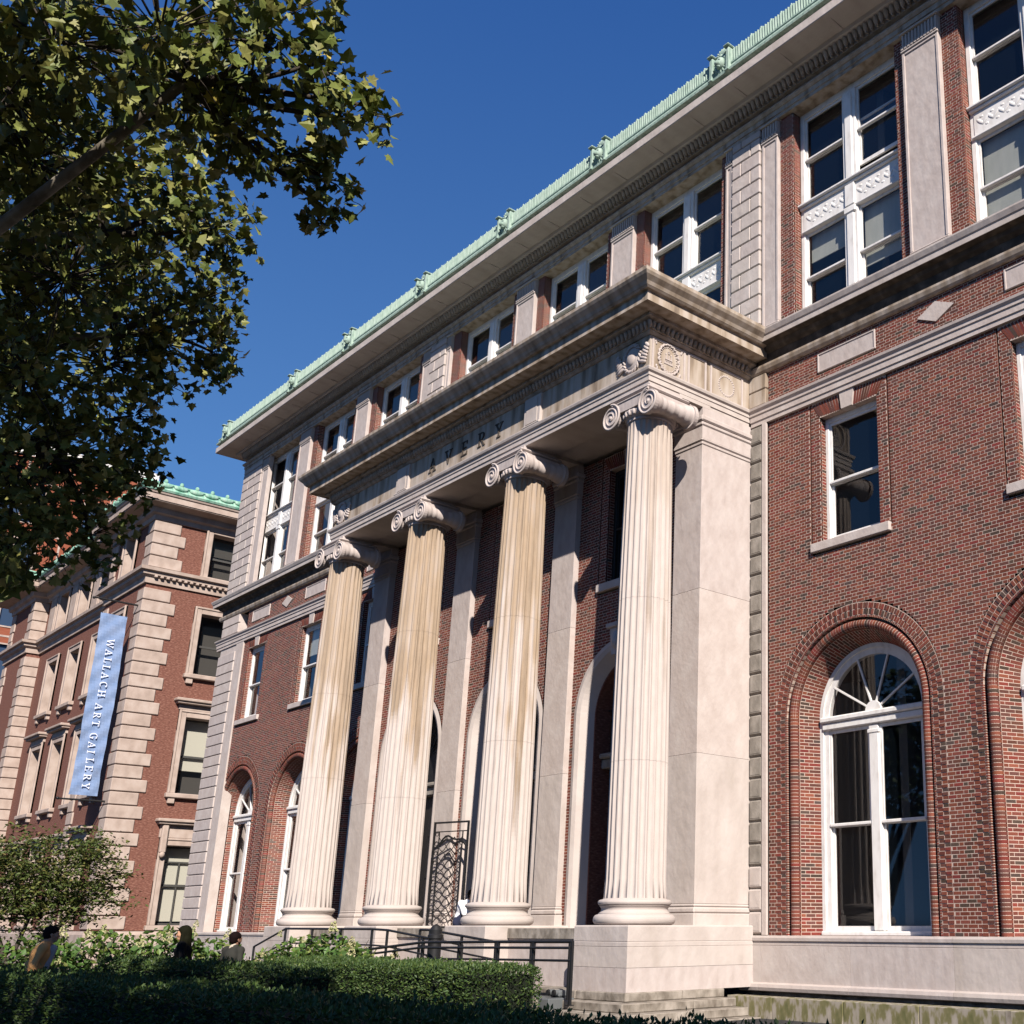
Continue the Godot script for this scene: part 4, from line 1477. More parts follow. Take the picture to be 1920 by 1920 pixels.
func far_window(w: Node, x: float, y0: float, y1: float, hw: float, kind: int) -> void:
	# stone architrave, sill on brackets, hood; sash and dark glass in a deep reveal (wall plane z = 0)
	var f := MB.new()
	var fw := .34
	for q in [[0.0, .10, fw], [.0, .15, .10]]:
		var t: float = q[2]
		var a: float = hw if q[2] > .2 else hw + fw - .10
		f.cbox(x - a - t, x - a, y0, y1 + a - hw + t, -.05, q[1], .02)
		f.cbox(x + a, x + a + t, y0, y1 + a - hw + t, -.05, q[1], .02)
		f.cbox(x - a, x + a, y1 + a - hw, y1 + a - hw + t, -.05, q[1] - .003, .02)
	part(w, "surround", f, M.nb_stone)
	var rv := MB.new()
	for s in [-1, 1]:
		var xr: float = x + s * (hw - .012)
		rv.quad(Vector3(xr, y0, .05 if s < 0 else -.55), Vector3(xr, y0, -.55 if s < 0 else .05), Vector3(xr, y1 - .012, -.55 if s < 0 else .05), Vector3(xr, y1 - .012, .05 if s < 0 else -.55))
	rv.quad(Vector3(x-hw+.012,y1-.012,-.55), Vector3(x+hw-.012,y1-.012,-.55), Vector3(x+hw-.012,y1-.012,.05), Vector3(x-hw+.012,y1-.012,.05))
	part(w, "reveal", rv, M.nb_stone)
	var s2 := MB.new()
	s2.cbox(x - hw - fw - .08, x + hw + fw + .08, y0 - .22, y0 - .003, -.56, .24, .03)
	for s in [-1, 1]: s2.cbox(x + s * (hw + fw * .4) - .15, x + s * (hw + fw * .4) + .15, y0 - .48, y0 - .223, -.05, .16, .02)
	part(w, "sill", s2, M.nb_stone)
	if kind >= 2:
		var h := MB.new()
		var yt := y1 + fw + (.42 if kind == 2 else .75)
		h.cbox(x - hw - fw - .05, x + hw + fw + .05, y1 + fw + .002, yt - .16, -.05, .12, .02)
		h.cbox(x - hw - fw - .22, x + hw + fw + .22, yt - .158, yt - .05, -.05, .38, .03)
		h.cbox(x - hw - fw - .30, x + hw + fw + .30, yt - .048, yt + .10, -.05, .48, .03)
		if kind == 3:
			for s in [-1, 1]:
				h.cbox(x + s * (hw + fw * .6) - .14, x + s * (hw + fw * .6) + .14, y1 - .35, yt - .16, .10, .30, .05)
				h.ball(Vector3(x + s * (hw + fw * .6), y1 - .42, .22), Vector3(.13, .16, .12), 5, 8)
		part(w, "hood", h, M.nb_stone)
	var sa := MB.new()
	var ym := (y0 + y1) * .5
	sa.box(x - hw, x + hw, ym - .05, ym + .05, -.50, -.42)
	sa.box(x - hw, x - hw + .07, y0, y1, -.51, -.45)
	sa.box(x + hw - .07, x + hw, y0, y1, -.51, -.45)
	sa.box(x - hw + .07, x + hw - .07, y1 - .08, y1, -.51, -.45)
	sa.box(x - hw + .07, x + hw - .07, y0, y0 + .10, -.51, -.45)
	if kind == 3:
		sa.box(x - .03, x + .03, y0 + .1, y1 - .7, -.5, -.44)
		sa.box(x - hw + .07, x + hw - .07, y1 - .75, y1 - .68, -.51, -.45)
	part(w, "sash", sa, M.nb_sash)
	pane(w, x - hw + .07, x + hw - .07, y0 + .1, y1 - .08, -.48)
	var bl := MB.new()
	var lo := lerpf(y1, y0, [.42, 0.0, .68, .95][kind])
	if kind != 1:
		bl.box(x - hw + .05, x + hw - .05, lo, y1, -.60, -.59)
		part(w, "roller_blind", bl, M.nb_blind if kind != 0 else M.room)

func build_neighbour() -> void:
	var b := node(self, "corner_building", Vector3(-48, 0, .85))
	tag(b, "brick building with pale stone quoins and green copper roof behind the blue banner", "building")
	var h := [[5.5, 9.07, 2], [11.17, 14.17, 1], [16.04, 18.31, 0], [-.4, 3.12, 3]]
	# the face turned towards the hall (+x): built facing +z, then turned
	var xf := Transform3D(Basis(Vector3.UP, PI / 2), Vector3.ZERO)
	var holes := []
	for wx in [3.5, 8.0]:
		for q in h: holes.append({"x0": wx - .84, "x1": wx + .84, "y0": q[0], "y1": q[1]})
	var wr := MB.new()
	wall_rects(wr, 0.0, 14.0, -.63, 18.5, 0.0, holes, .6)
	wr.xform(xf)
	part(b, "side_wall", wr, M.far_brick)
	for wx in [3.5, 8.0]:
		for q in h:
			var w := node(b, "window")
			w.transform = xf
			far_window(w, wx, q[0], q[1], .84, q[2])
	# the face towards the lawn (+z): a corner pavilion and a range set back
	var hl := []
	for q in h: hl.append({"x0": -3.9, "x1": -2.5, "y0": q[0], "y1": q[1]})
	var wl := MB.new()
	wall_rects(wl, -6.0, 0.0, -.63, 18.5, 0.0, hl, .6)
	wl.quad(Vector3(-6,-.63,-.7), Vector3(-6,-.63,0), Vector3(-6,18.5,0), Vector3(-6,18.5,-.7))
	part(b, "front_wall", wl, M.far_brick)
	for q in h:
		var w := node(b, "window")
		far_window(w, -3.2, q[0], q[1], .70, q[2] if q[2] != 3 else 2)
	var hr := []
	var xs := [-8.6, -12.75, -16.9]
	for wx in xs:
		for q in h: hr.append({"x0": wx - .85, "x1": wx + .85, "y0": q[0], "y1": q[1]})
	var w2 := MB.new()
	wall_rects(w2, -20.5, -6.0, -.63, 18.5, 0.0, hr, .6)
	var rng_node := node(b, "set_back_range", Vector3(0, 0, -.7))
	part(rng_node, "wall", w2, M.far_brick)
	for wx in xs:
		for q in h:
			var w := node(b, "window", Vector3(0, 0, -.7))
			far_window(w, wx, q[0], q[1], .85, q[2] if q[2] != 3 else 2)
	# strips of stone pilaster between the attic windows
	for px in [-6.6, -10.65, -14.85, -19.0]:
		var ps := MB.new()
		ps.cbox(px - .55, px + .55, 16.05, 18.4, -.75, -.58, .02)
		part(b, "attic_pilaster", ps, M.nb_stone)
	var w3 := MB.new()
	w3.box(-25.5, -20.5, -.63, 18.5, -6.0, 0.0)
	part(b, "end_pavilion", w3, M.far_brick)
	# quoins: long and short blocks round the corners
	for c in [[0.0, 0.0, 1], [-6.0, 0.0, 0], [-20.5, 0.0, 1], [-25.5, 0.0, 0]]:
		var y := -.6
		var k := 0
		while y < 18.2:
			if y > 14.9 and y < 16.0: y = 16.02
			var l := 1.42 if k % 2 == 0 else 1.15
			var q := MB.new()
			if c[2] == 1: q.cbox(c[0] - l * .72, c[0] + .075, y + .02, y + .58, -l, .075, .03)
			else: q.cbox(c[0] - .075, c[0] + l * .62, y + .02, y + .58, -.6, .07, .03)
			part(b, "quoin", q, M.nb_stone)
			y += .60
			k += 1
	var path := [Vector2(0, -14.0), Vector2(0, 0), Vector2(-6.0, 0), Vector2(-6.0, -.7), Vector2(-20.5, -.7), Vector2(-20.5, 0.0), Vector2(-25.5, 0.0), Vector2(-25.5, -8.0)]
	var bt_ := MB.new()
	bt_.sweep(path, [Vector2(-.1,15.22), Vector2(.10,15.22), Vector2(.12,15.50), Vector2(.28,15.60), Vector2(.30,15.74), Vector2(.44,15.78), Vector2(.46,15.93), Vector2(-.1,16.0)])
	part(b, "belt_course", bt_, M.nb_stone)
	var z := -.3
	var dm := MB.new()
	dm.cbox(-.06, .10, 15.49, 15.60, -.07, .07, .02)
	var dmm := dm.mesh(M.nb_stone)
	while z > -6.5:
		inst(b, "dentil", dmm, Vector3(.20, 0, z))
		z -= .27
	var co := MB.new()
	co.sweep(path, [Vector2(-.1,18.40), Vector2(.12,18.40), Vector2(.14,18.62), Vector2(.30,18.70), Vector2(.34,18.95), Vector2(.95,19.05), Vector2(.95,19.12), Vector2(-.1,19.13)])
	part(b, "cornice", co, M.nb_stone)
	var fs := MB.new()
	fs.sweep(path, [Vector2(-.1,19.131), Vector2(1.0,19.10), Vector2(1.0,19.36), Vector2(1.06,19.40), Vector2(1.10,19.50), Vector2(-.1,19.51)])
	part(b, "fascia", fs, M.nb_stone)
	var cu := MB.new()
	cu.sweep(path, [Vector2(-.1,19.511), Vector2(1.13,19.505), Vector2(1.18,19.60), Vector2(1.05,19.70), Vector2(1.0,19.85), Vector2(1.06,19.90), Vector2(1.04,19.98), Vector2(.8,20.0), Vector2(-.1,20.0)])
	part(b, "copper_gutter", cu, M.nb_copper)
	z = .9
	var sc := MB.new()
	sc.ball(Vector3(0, 0, 0), Vector3(.10, .14, .34), 5, 10)
	sc.ball(Vector3(.03, .17, 0), Vector3(.07, .13, .10), 5, 8)
	var scm := sc.mesh(M.nb_copper)
	while z > -6.0:
		inst(b, "copper_scroll", scm, Vector3(1.04, 19.86 , z))
		z -= .72
	var xx := -.3
	while xx > -24.0:
		var o := inst(b, "copper_scroll", scm, Vector3(xx, 19.86, 1.0 if xx > -6.0 or xx < -20.5 else .3), PI / 2)
		o.scale = Vector3(1, 1, 1)
		xx -= .72
	var rf := MB.new()
	rf.quad(Vector3(-24.5,19.95,-.7), Vector3(.4,19.95,.2), Vector3(-5,22.0,-5.5), Vector3(-18,22.0,-5.5))
	rf.quad(Vector3(.4,19.95,.2), Vector3(.4,19.95,-14), Vector3(-5,22.0,-9), Vector3(-5,22.0,-5.5))
	rf.quad(Vector3(-18,22.0,-5.5), Vector3(-5,22.0,-5.5), Vector3(-5,22.0,-9), Vector3(-18,22.0,-9))
	part(b, "roof", rf, M.nb_copper)
	var core := MB.new()
	core.box(-25.0, -.9, -1.2, 19.0, -13.9, -1.6)
	part(b, "inner_wall", core, M.room)
	var pl := MB.new()
	pl.sweep(path, [Vector2(-.5,G - .1), Vector2(.25,G - .1), Vector2(.25,-.8), Vector2(.18,-.66), Vector2(-.5,-.64)])
	part(b, "plinth", pl, M.nb_stone)

func build_far() -> void:
	var r := node(self, "terracotta_block", Vector3(-95, 0, 0))
	tag(r, "modern orange terracotta block with blue windows at the far left edge", "building")
	# local frame: facing +x, along -z
	var xf := Transform3D(Basis(Vector3.UP, PI / 2), Vector3.ZERO)
	var holes := []
	for fl in 8:
		for k in 4: holes.append({"x0": -6.0 + k * 6.4, "x1": -2.6 + k * 6.4, "y0": .5 + fl * 4.4, "y1": 3.4 + fl * 4.4})
	var w := MB.new()
	wall_rects(w, -12.0, 24.0, G, 37.0, 0.0, holes, .3)
	w.xform(xf)
	part(r, "wall", w, M.terracotta)
	for q in holes:
		var wn := node(r, "window")
		wn.transform = xf
		var f := MB.new()
		f.box(q.x0 - .12, q.x0, q.y0 - .12, q.y1 + .12, -.2, .06)
		f.box(q.x1, q.x1 + .12, q.y0 - .12, q.y1 + .12, -.2, .06)
		f.box(q.x0, q.x1, q.y1, q.y1 + .12, -.2, .055)
		f.box(q.x0, q.x1, q.y0 - .12, q.y0, -.2, .055)
		part(wn, "frame", f, M.nb_stone)
		var p := MB.new()
		p.quad(Vector3(q.x0,q.y0,-.22), Vector3(q.x1,q.y0,-.22), Vector3(q.x1,q.y1,-.22), Vector3(q.x0,q.y1,-.22))
		part(wn, "pane", p, M.far_glass)
	var j := MB.new()
	for fl in 9: j.box(-12.0, 24.0, -.4 + fl * 4.4, -.25 + fl * 4.4, 0.0, .03)
	for k in 7: j.box(-7.4 + k * 3.2, -7.25 + k * 3.2, G, 37.0, .0, .025)
	j.xform(xf)
	part(r, "panel_joint", j, M.nb_stone)
	var wb := node(self, "white_slab_tower", Vector3(-118, 1.6, -8))
	tag(wb, "plain white slab tower showing above the far green roof", "building")
	for k in 4:
		var s := MB.new()
		s.cbox(-9, 0, G - 1.6, 45.2, -10.6 + k * 5.6 + .03, -5.0 + k * 5.6 - .03, .05)
		part(wb, "panel", s, M.white)

func build_banner() -> void:
	var b := node(self, "hanging_banner", Vector3(-48.42, 0, .85))
	tag(b, "long pale blue banner lettered in white hanging between two poles on the corner building", "banner")
	var c := MB.new()
	var ny := 60
	var nz := 10
	var z0 := .44
	var z1 := 1.58
	for i in ny:
		for k in nz:
			var P := []
			for q in [[i, k], [i, k + 1], [i + 1, k + 1], [i + 1, k]]:
				var ty: float = float(q[0]) / ny
				var tz: float = float(q[1]) / nz
				var y := lerpf(5.15, 13.52, ty)
				var bow := .10 * sin(ty * 9.0 + tz * 2.6) * (1.0 - ty * .6) + .05 * sin(ty * 27.0 + tz * 7.0) * (1.0 - ty) + .02 * sin(ty * 61.0 - tz * 9.0)
				P.append(Vector3(bow, y, lerpf(z1, z0, tz) - .05 * sin(PI * ty)))
			c.quad(P[0], P[1], P[2], P[3])
	part(b, "cloth", c, M.banner)
	var txt := "WALLACH ART GALLERY"
	var fnt := SystemFont.new()
	fnt.font_names = PackedStringArray(["Droid Serif"])
	var y := 12.35
	var adv := {"W": .47, "A": .40, "L": .345, "C": .40, "H": .45, "R": .40, "T": .37, "G": .42, "E": .355, "Y": .39, " ": .17}
	for i in txt.length():
		var ch := txt[i]
		if ch != " ":
			var tm := TextMesh.new()
			tm.text = ch
			tm.font = fnt
			tm.font_size = 48
			tm.pixel_size = .0088
			tm.depth = .02
			tm.material = M.lettering
			var ty := (y - 5.15) / (13.52 - 5.15)
			var bow := .10 * sin(ty * 9.0 + 1.3) * (1.0 - ty * .6) + .05 * sin(ty * 27.0 + 3.5) * (1.0 - ty)
			var o := inst(b, "letter", tm)
			o.transform = Transform3D(Basis(Vector3(0,-1,0), Vector3(0,0,-1), Vector3(1,0,0)), Vector3(bow + .075, y - adv[ch] * .5, 1.0))
		y -= adv[ch]
	for yy in [14.15, 4.95]:
		var p := MB.new()
		p.tube([Vector3(0, yy, -.02), Vector3(0, yy + (.03 if yy > 10 else 0.0), 1.95)], .045, .04, 8)
		p.ball(Vector3(0, yy + .01, 1.97), Vector3(.07, .07, .07), 5, 8)
		p.cbox(-.10, .10, yy - .22, yy + .18, -.12, .04, .02)
		part(b, "pole", p, M.iron)
	for zz in [z0 + .05, z1 - .05]:
		var s := MB.new()
		s.tube([Vector3(0, 13.5, zz), Vector3(0, 14.15, zz)], .012, .012, 4)
		part(b, "tie", s, M.iron)

# ---------------------------------------------------------------- leaves
func plane_leaf() -> MB:
	# five-lobed leaf, 1 across, folded a little along the midrib
	var o := [Vector2(0,-.42), Vector2(.16,-.30), Vector2(.42,-.34), Vector2(.36,-.12), Vector2(.54,.10), Vector2(.28,.12), Vector2(.22,.26), Vector2(0,.58)]
	var pts := []
	for p in o: pts.append(p)
	for i in range(o.size() - 2, 0, -1): pts.append(Vector2(-o[i].x, o[i].y))
	var mb := MB.new()
	var c := Vector3(0, 0, -.03)
	for i in pts.size():
		var a: Vector2 = pts[i]
		var b: Vector2 = pts[(i + 1) % pts.size()]
		mb.tri3(c, Vector3(a.x, a.y, absf(a.x) * .22), Vector3(b.x, b.y, absf(b.x) * .22))
	for i in mb.v.size(): mb.col.append(Color.WHITE)
	return mb

func small_leaf() -> MB:
	var mb := MB.new()
	mb.tri3(Vector3(0,-.5,0), Vector3(.24,0,.06), Vector3(0,.5,0))
	mb.tri3(Vector3(0,-.5,0), Vector3(0,.5,0), Vector3(-.24,0,.06))
	for i in mb.v.size(): mb.col.append(Color.WHITE)
	return mb

func rand_basis(up_bias: float, droop := 0.0) -> Basis:
	var n := Vector3(rng.randfn(), rng.randfn(), rng.randfn()).normalized()
	n = (n + Vector3(0, up_bias, 0)).normalized()
	var t := Vector3(rng.randfn(), rng.randfn() - droop, rng.randfn())
	t = (t - n * t.dot(n)).normalized()
	return Basis(t.cross(n).normalized(), t, n)

func leaf_col(kind: int) -> Color:
	var k := rng.randf()
	var j := rng.randf_range(.7, 1.25)
	var c := Color(.115, .135, .030)
	match kind:
		0:
			if k < .22: c = Color(.075, .10, .024)
			elif k < .5: c = Color(.155, .165, .042)
			elif k < .66: c = Color(.20, .195, .055)
			elif k < .668: c = Color(.30, .24, .05)
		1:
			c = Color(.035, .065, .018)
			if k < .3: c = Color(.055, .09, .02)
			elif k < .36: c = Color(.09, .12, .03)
		2:
			c = Color(.05, .10, .022)
			if k < .3: c = Color(.085, .13, .025)
			elif k < .4: c = Color(.13, .15, .04)
		3:
			c = Color(.06, .085, .022)
			if k < .3: c = Color(.09, .10, .025)
			elif k < .38: c = Color(.12, .10, .035)
	return Color(c.r * j, c.g * j, c.b * j) * .95

func limb(mb: MB, a: Vector3, b: Vector3, r0: float, r1: float, sag := .1) -> void:
	var pts := []
	var side := Vector3(rng.randfn(), rng.randfn(), rng.randfn()) * a.distance_to(b) * .06
	for i in 9:
		var t := i / 8.0
		pts.append(a.lerp(b, t) + side * sin(PI * t) + Vector3(0, sag * sin(PI * t), 0))
	mb.tube(pts, r0, r1, 7)

func build_plane_tree() -> void:
	var t := node(self, "plane_tree")
	tag(t, "large plane tree with lobed olive leaves overhanging the upper left", "tree")
	var blobs := [[0.9,5.37,15.88,.71],[1.59,5.33,15.41,.67],[1.84,5.47,14.88,.54],[1.93,5.43,14.5,.40],[1.83,5.19,14.22,.31],[1.33,5.0,14.12,.28],[1.24,4.79,13.97,.19],[1.26,5.03,14.39,.32],[1.12,5.32,14.69,.43],[0.67,5.67,14.96,.55],[-.39,5.22,15.67,.78],[-1.09,5.83,15.03,.80],[-1.01,5.76,14.47,.57],[-.99,5.63,14.13,.40],[-2.14,5.54,13.79,.49],[-2.22,5.68,14.38,.68],[-1.6,4.97,15.08,.74],[-2.88,5.3,13.91,.58],[-2.74,5.31,13.43,.32],[-3.12,5.0,14.3,.70],[-2.9,4.54,14.98,.80],[-3.68,4.75,13.83,.46],[-4.0,4.2,14.32,.73],[-3.93,4.17,13.93,.46],[-3.79,3.37,14.53,.58],[-4.15,3.5,13.91,.33],[-4.21,3.19,13.79,.23],[-3.9,3.04,14.63,.38],[-3.82,4.33,13.72,.33],[1.99,5.29,14.06,.10],[-2.12,5.45,13.55,.25],[-.17,5.63,16.01,.83],[-2.14,5.14,15.48,.89],[-3.66,3.96,14.93,.96]]
	var nin := blobs.size()
	# the rest of the crown, outside the frame
	for q in [[-4.0,6.6,15.4,1.3],[-5.5,5.0,16.0,1.5],[-4.5,7.6,16.2,1.4],[-6.0,3.6,15.2,1.2]]: blobs.append(q)
	var base := Vector3(-3.4, G - .1, 17.4)
	var fork := Vector3(-3.2, 3.4, 17.0)
	var tr := MB.new()
	tr.tube([base, base + Vector3(.02, .5, 0), base.lerp(fork, .5) + Vector3(.1, 0, 0), fork], .42, .28, 12)
	part(t, "trunk", tr, M.bark)
	var stems := [Vector3(-.2, 5.5, 15.9), Vector3(1.2, 5.35, 15.1), Vector3(-1.4, 5.4, 14.9), Vector3(-2.7, 5.1, 14.4), Vector3(-3.7, 4.2, 14.6), Vector3(-1.5, 7.2, 16.0), Vector3(-4.6, 6.6, 15.9)]
	for s in stems:
		var lm := MB.new()
		limb(lm, fork, s, .085, .035, .25)
		part(t, "limb", lm, M.bark)
	var twigs := MB.new()
	var tf: Array[Transform3D] = []
	var cs := PackedColorArray()
	for bi in blobs.size():
		var q: Array = blobs[bi]
		var c := Vector3(q[0], q[1], q[2])
		var near: Vector3 = stems[0]
		for s in stems:
			if s.distance_to(c) < near.distance_to(c): near = s
		limb(twigs, near, c, .035, .012, .05)
		var dens := 1050.0 if bi < nin else 160.0
		var n := int(dens * pow(q[3], 2.2)) + 14
		var cl := Vector3.ZERO
		for i in n:
			if i % 11 == 0:
				var d := Vector3(rng.randfn(), rng.randfn(), rng.randfn()).normalized() * pow(rng.randf(), .42)
				cl = c + d * q[3] * Vector3(1.12, 1.0, 1.12)
				twigs.tube([c + d * q[3] * .2, c.lerp(cl, .6) + Vector3(0, .03, 0), cl], .009, .003, 4, false)
			var o := Vector3(rng.randfn(), rng.randfn() - .3, rng.randfn())
			var p := cl + o * .085 * minf(1.0, q[3] * 2.5)
			var s := rng.randf_range(.065, .135) if bi < nin else rng.randf_range(.2, .34)
			tf.append(Transform3D(rand_basis(.55, .5) * Basis.from_scale(Vector3(s, s, s)), p))
			cs.append(leaf_col(0))
	part(t, "twigs", twigs, M.wood)
	# the leaves that show largest are pieces of their own
	var leaf := plane_leaf()
	var cam := Vector3(8.9, -.52, 17)
	var order := []
	for i in tf.size():
		var o := tf[i].origin
		if o.y < 6.2 and o.x > -1.0: order.append([o.distance_to(cam) - tf[i].basis.x.length() * 12.0, i])
	order.sort_custom(func(a, b): return a[0] < b[0])
	var take := {}
	for i in mini(290, order.size()): take[order[i][1]] = true
	var kinds := []
	for k in 8:
		var m := MB.new()
		m.v = leaf.v; m.n = leaf.n
		var c: Color = [Color(.10,.125,.03), Color(.135,.15,.038), Color(.07,.095,.022), Color(.17,.17,.05), Color(.12,.14,.035), Color(.085,.11,.028), Color(.15,.155,.045), Color(.105,.13,.03)][k]
		for i in m.v.size(): m.col.append(c)
		kinds.append(m.mesh(M.leaf))
	var rest: Array[Transform3D] = []
	var rcol := PackedColorArray()
	for i in tf.size():
		if take.has(i):
			var o := inst(t, "leaf", kinds[rng.randi() % 8])
			o.transform = tf[i]
		else:
			rest.append(tf[i]); rcol.append(cs[i])
	multi(t, "crown", leaf.mesh(M.leaf), rest, rcol)
	print("plane leaves ", tf.size())

func leafy_tree(called: String, label: String, base: Vector3, trunk: Array, blobs: Array, dens: float, ls: Vector2, kind: int, mesh: Mesh, r0 := .1) -> Node3D:
	var t := node(self, called)
	tag(t, label, "tree")
	var m := MB.new()
	for q in trunk: m.tube(q, r0, r0 * .5, 8)
	part(t, "trunk", m, M.bark if kind == 0 else M.wood)
	var tw := MB.new()
	var tf: Array[Transform3D] = []
	var cs := PackedColorArray()
	var top: Vector3 = trunk[0][trunk[0].size() - 1]
	for q in blobs:
		var c := Vector3(q[0], q[1], q[2])
		limb(tw, top, c, r0 * .4, .01, .05)
		var cl := c
		for i in int(dens * q[3] * q[3]):
			# leaves lie in loose layers along the twigs
			if i % 16 == 0:
				var d := Vector3(rng.randfn(), rng.randfn(), rng.randfn()).normalized() * pow(rng.randf(), .4)
				cl = c + d * q[3] * Vector3(1.15, .85, 1.15)
			var p: Vector3 = cl + Vector3(rng.randfn() * 1.4, rng.randfn() * .45, rng.randfn() * 1.4) * .10 * maxf(1.0, ls.y * 5.0)
			var s := rng.randf_range(ls.x, ls.y)
			tf.append(Transform3D(rand_basis(1.2, .3) * Basis.from_scale(Vector3(s, s, s)), p))
			cs.append(leaf_col(kind))
	part(t, "branches", tw, M.wood)
	multi(t, "crown", mesh, tf, cs)
	return t

func hedge(called: String, label: String, x0: float, x1: float, z0: float, z1: float, y1: float, n: int, ls: Vector2, kind: int, mesh: Mesh) -> void:
	var h := node(self, called)
	tag(h, label, "hedge")
	var nz := FastNoiseLite.new()
	nz.seed = 77
	nz.frequency = .9
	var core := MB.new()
	core.box(x0 + .10, x1 - .10, G, y1 - .12, z0 + .10, z1 - .10)  # added dark box inside the leaves, keeps light from passing through
	part(h, "light_block_core", core, M.hedge_core)
	var tf: Array[Transform3D] = []
	var cs := PackedColorArray()
	var hx := x1 - x0
	var hz := z1 - z0
	var hy := y1 - G
	var at := hx * hz
	var af := hx * hy
	var as_ := hz * hy
	var tot := at + af * 2 + as_ * 2
	for i in n:
		var k := rng.randf() * tot
		var p := Vector3.ZERO
		var nr := Vector3.UP
		if k < at:
			p = Vector3(rng.randf_range(x0, x1), y1, rng.randf_range(z0, z1))
		elif k < at + af * 2:
			nr = Vector3(0, 0, 1 if k < at + af else -1)
			p = Vector3(rng.randf_range(x0, x1), rng.randf_range(G, y1), z1 if k < at + af else z0)
		else:
			nr = Vector3(1 if k < at + af * 2 + as_ else -1, 0, 0)
			p = Vector3(x1 if nr.x > 0 else x0, rng.randf_range(G, y1), rng.randf_range(z0, z1))
		p += nr * (nz.get_noise_3dv(p * 2.0) * .12 - pow(rng.randf(), 2.0) * .14 + .02)
		if rng.randf() < .02: p += nr * rng.randf_range(.0, .10)
		var b := rand_basis(.0)
		var tip := (nr * 1.2 + Vector3(rng.randfn(), rng.randfn() + .5, rng.randfn()) * .6).normalized()
		b = Basis(tip.cross(b.z).normalized(), tip, b.z)
		b.z = b.x.cross(b.y).normalized()
		var s := rng.randf_range(ls.x, ls.y)
		tf.append(Transform3D(b * Basis.from_scale(Vector3(s, s, s)), p))
		cs.append(leaf_col(kind))
	multi(h, "foliage", mesh, tf, cs)

func hydrangea(at: Vector3, r: float, h: float, label: String, flowers: int, fm: Mesh, lm: Mesh) -> void:
	var s := node(self, "hydrangea_shrub", at)
	tag(s, label, "shrub", "hydrangeas by the ramp")
	var st := MB.new()
	var tf: Array[Transform3D] = []
	var cs := PackedColorArray()
	for k in 9:
		var tip := Vector3(rng.randfn() * r * .5, h * rng.randf_range(.6, .95), rng.randfn() * r * .5)
		limb(st, Vector3(tip.x * .2, 0, tip.z * .2), tip, .012, .006, .05)
	part(s, "stems", st, M.wood)
	for i in int(800 * r * h):
		var d := Vector3(rng.randfn(), rng.randfn(), rng.randfn()).normalized() * pow(rng.randf(), .33)
		var p := Vector3(d.x * r, h * .5 + d.y * h * .5, d.z * r)
		var sz := rng.randf_range(.10, .19)
		tf.append(Transform3D(rand_basis(.9, .2) * Basis.from_scale(Vector3(sz * 1.3, sz, sz)), p))
		cs.append(leaf_col(2))
	multi(s, "foliage", lm, tf, cs)
	for i in flowers:
		var a := rng.randf() * TAU
		var rr := r * sqrt(rng.randf()) * .95
		var y := h * (.62 + .42 * rng.randf())
		var o := inst(s, "flower_head", fm, Vector3(cos(a) * rr, y, sin(a) * rr), a)
		o.rotation.x = rng.randf_range(-.4, .4)
		o.scale = Vector3.ONE * rng.randf_range(.7, 1.2)

func flower_mesh() -> ArrayMesh:
	var mb := MB.new()
	for i in 70:
		var t := rng.randf()
		var a := rng.randf() * TAU
		var rr := .085 * (1.0 - t * .75)
		var c := Vector3(cos(a) * rr, t * .2 - .05, sin(a) * rr)
		var b := rand_basis(.4)
		var s := .022
		mb.quad(c - b.x * s, c - b.y * s, c + b.x * s, c + b.y * s)
		var cc := Color(.36, .33, .19) if rng.randf() < .6 else Color(.26, .29, .12)
		for k in 6: mb.col.append(cc)
	var m := leaf_mat(.2)
	return mb.mesh(m)

# ---------------------------------------------------------------- ironwork
func railing(label: String, z: float, pts: Array, drop: float, floor_: Array, step: float, extra: float) -> void:
	var r := node(self, "handrail")
	tag(r, label, "handrail", "black handrails of the ramp")
	var top := []
	var low := []
	var hand := []
	for p in pts:
		top.append(Vector3(p[0], p[1], z))
		low.append(Vector3(p[0], p[1] - drop, z))
		hand.append(Vector3(p[0], p[1] - extra, z + .06))
	var a := MB.new()
	a.tube(top, .026, .026, 8)
	part(r, "top_rail", a, M.iron)
	if extra > 0:
		var c := MB.new()
		c.tube(hand, .022, .022, 8)
		part(r, "grab_rail", c, M.iron)
	var b := MB.new()
	b.tube(low, .020, .020, 6)
	part(r, "lower_rail", b, M.iron)
	var acc := 0.0
	for i in pts.size() - 1:
		var A: Vector3 = top[i]
		var B: Vector3 = top[i+1]
		var n := maxi(1, int(round(A.distance_to(B) / step)))
		for k in n + (1 if i == pts.size() - 2 else 0):
			var p := A.lerp(B, float(k) / n)
			var m := MB.new()
			m.box(p.x - .022, p.x + .022, maxf(p.y - 1.0, G), p.y, p.z - .022, p.z + .022)
			m.box(p.x - .05, p.x + .05, maxf(p.y - 1.0, G), maxf(p.y - 1.0, G) + .015, p.z - .05, p.z + .05)
			part(r, "post", m, M.iron)

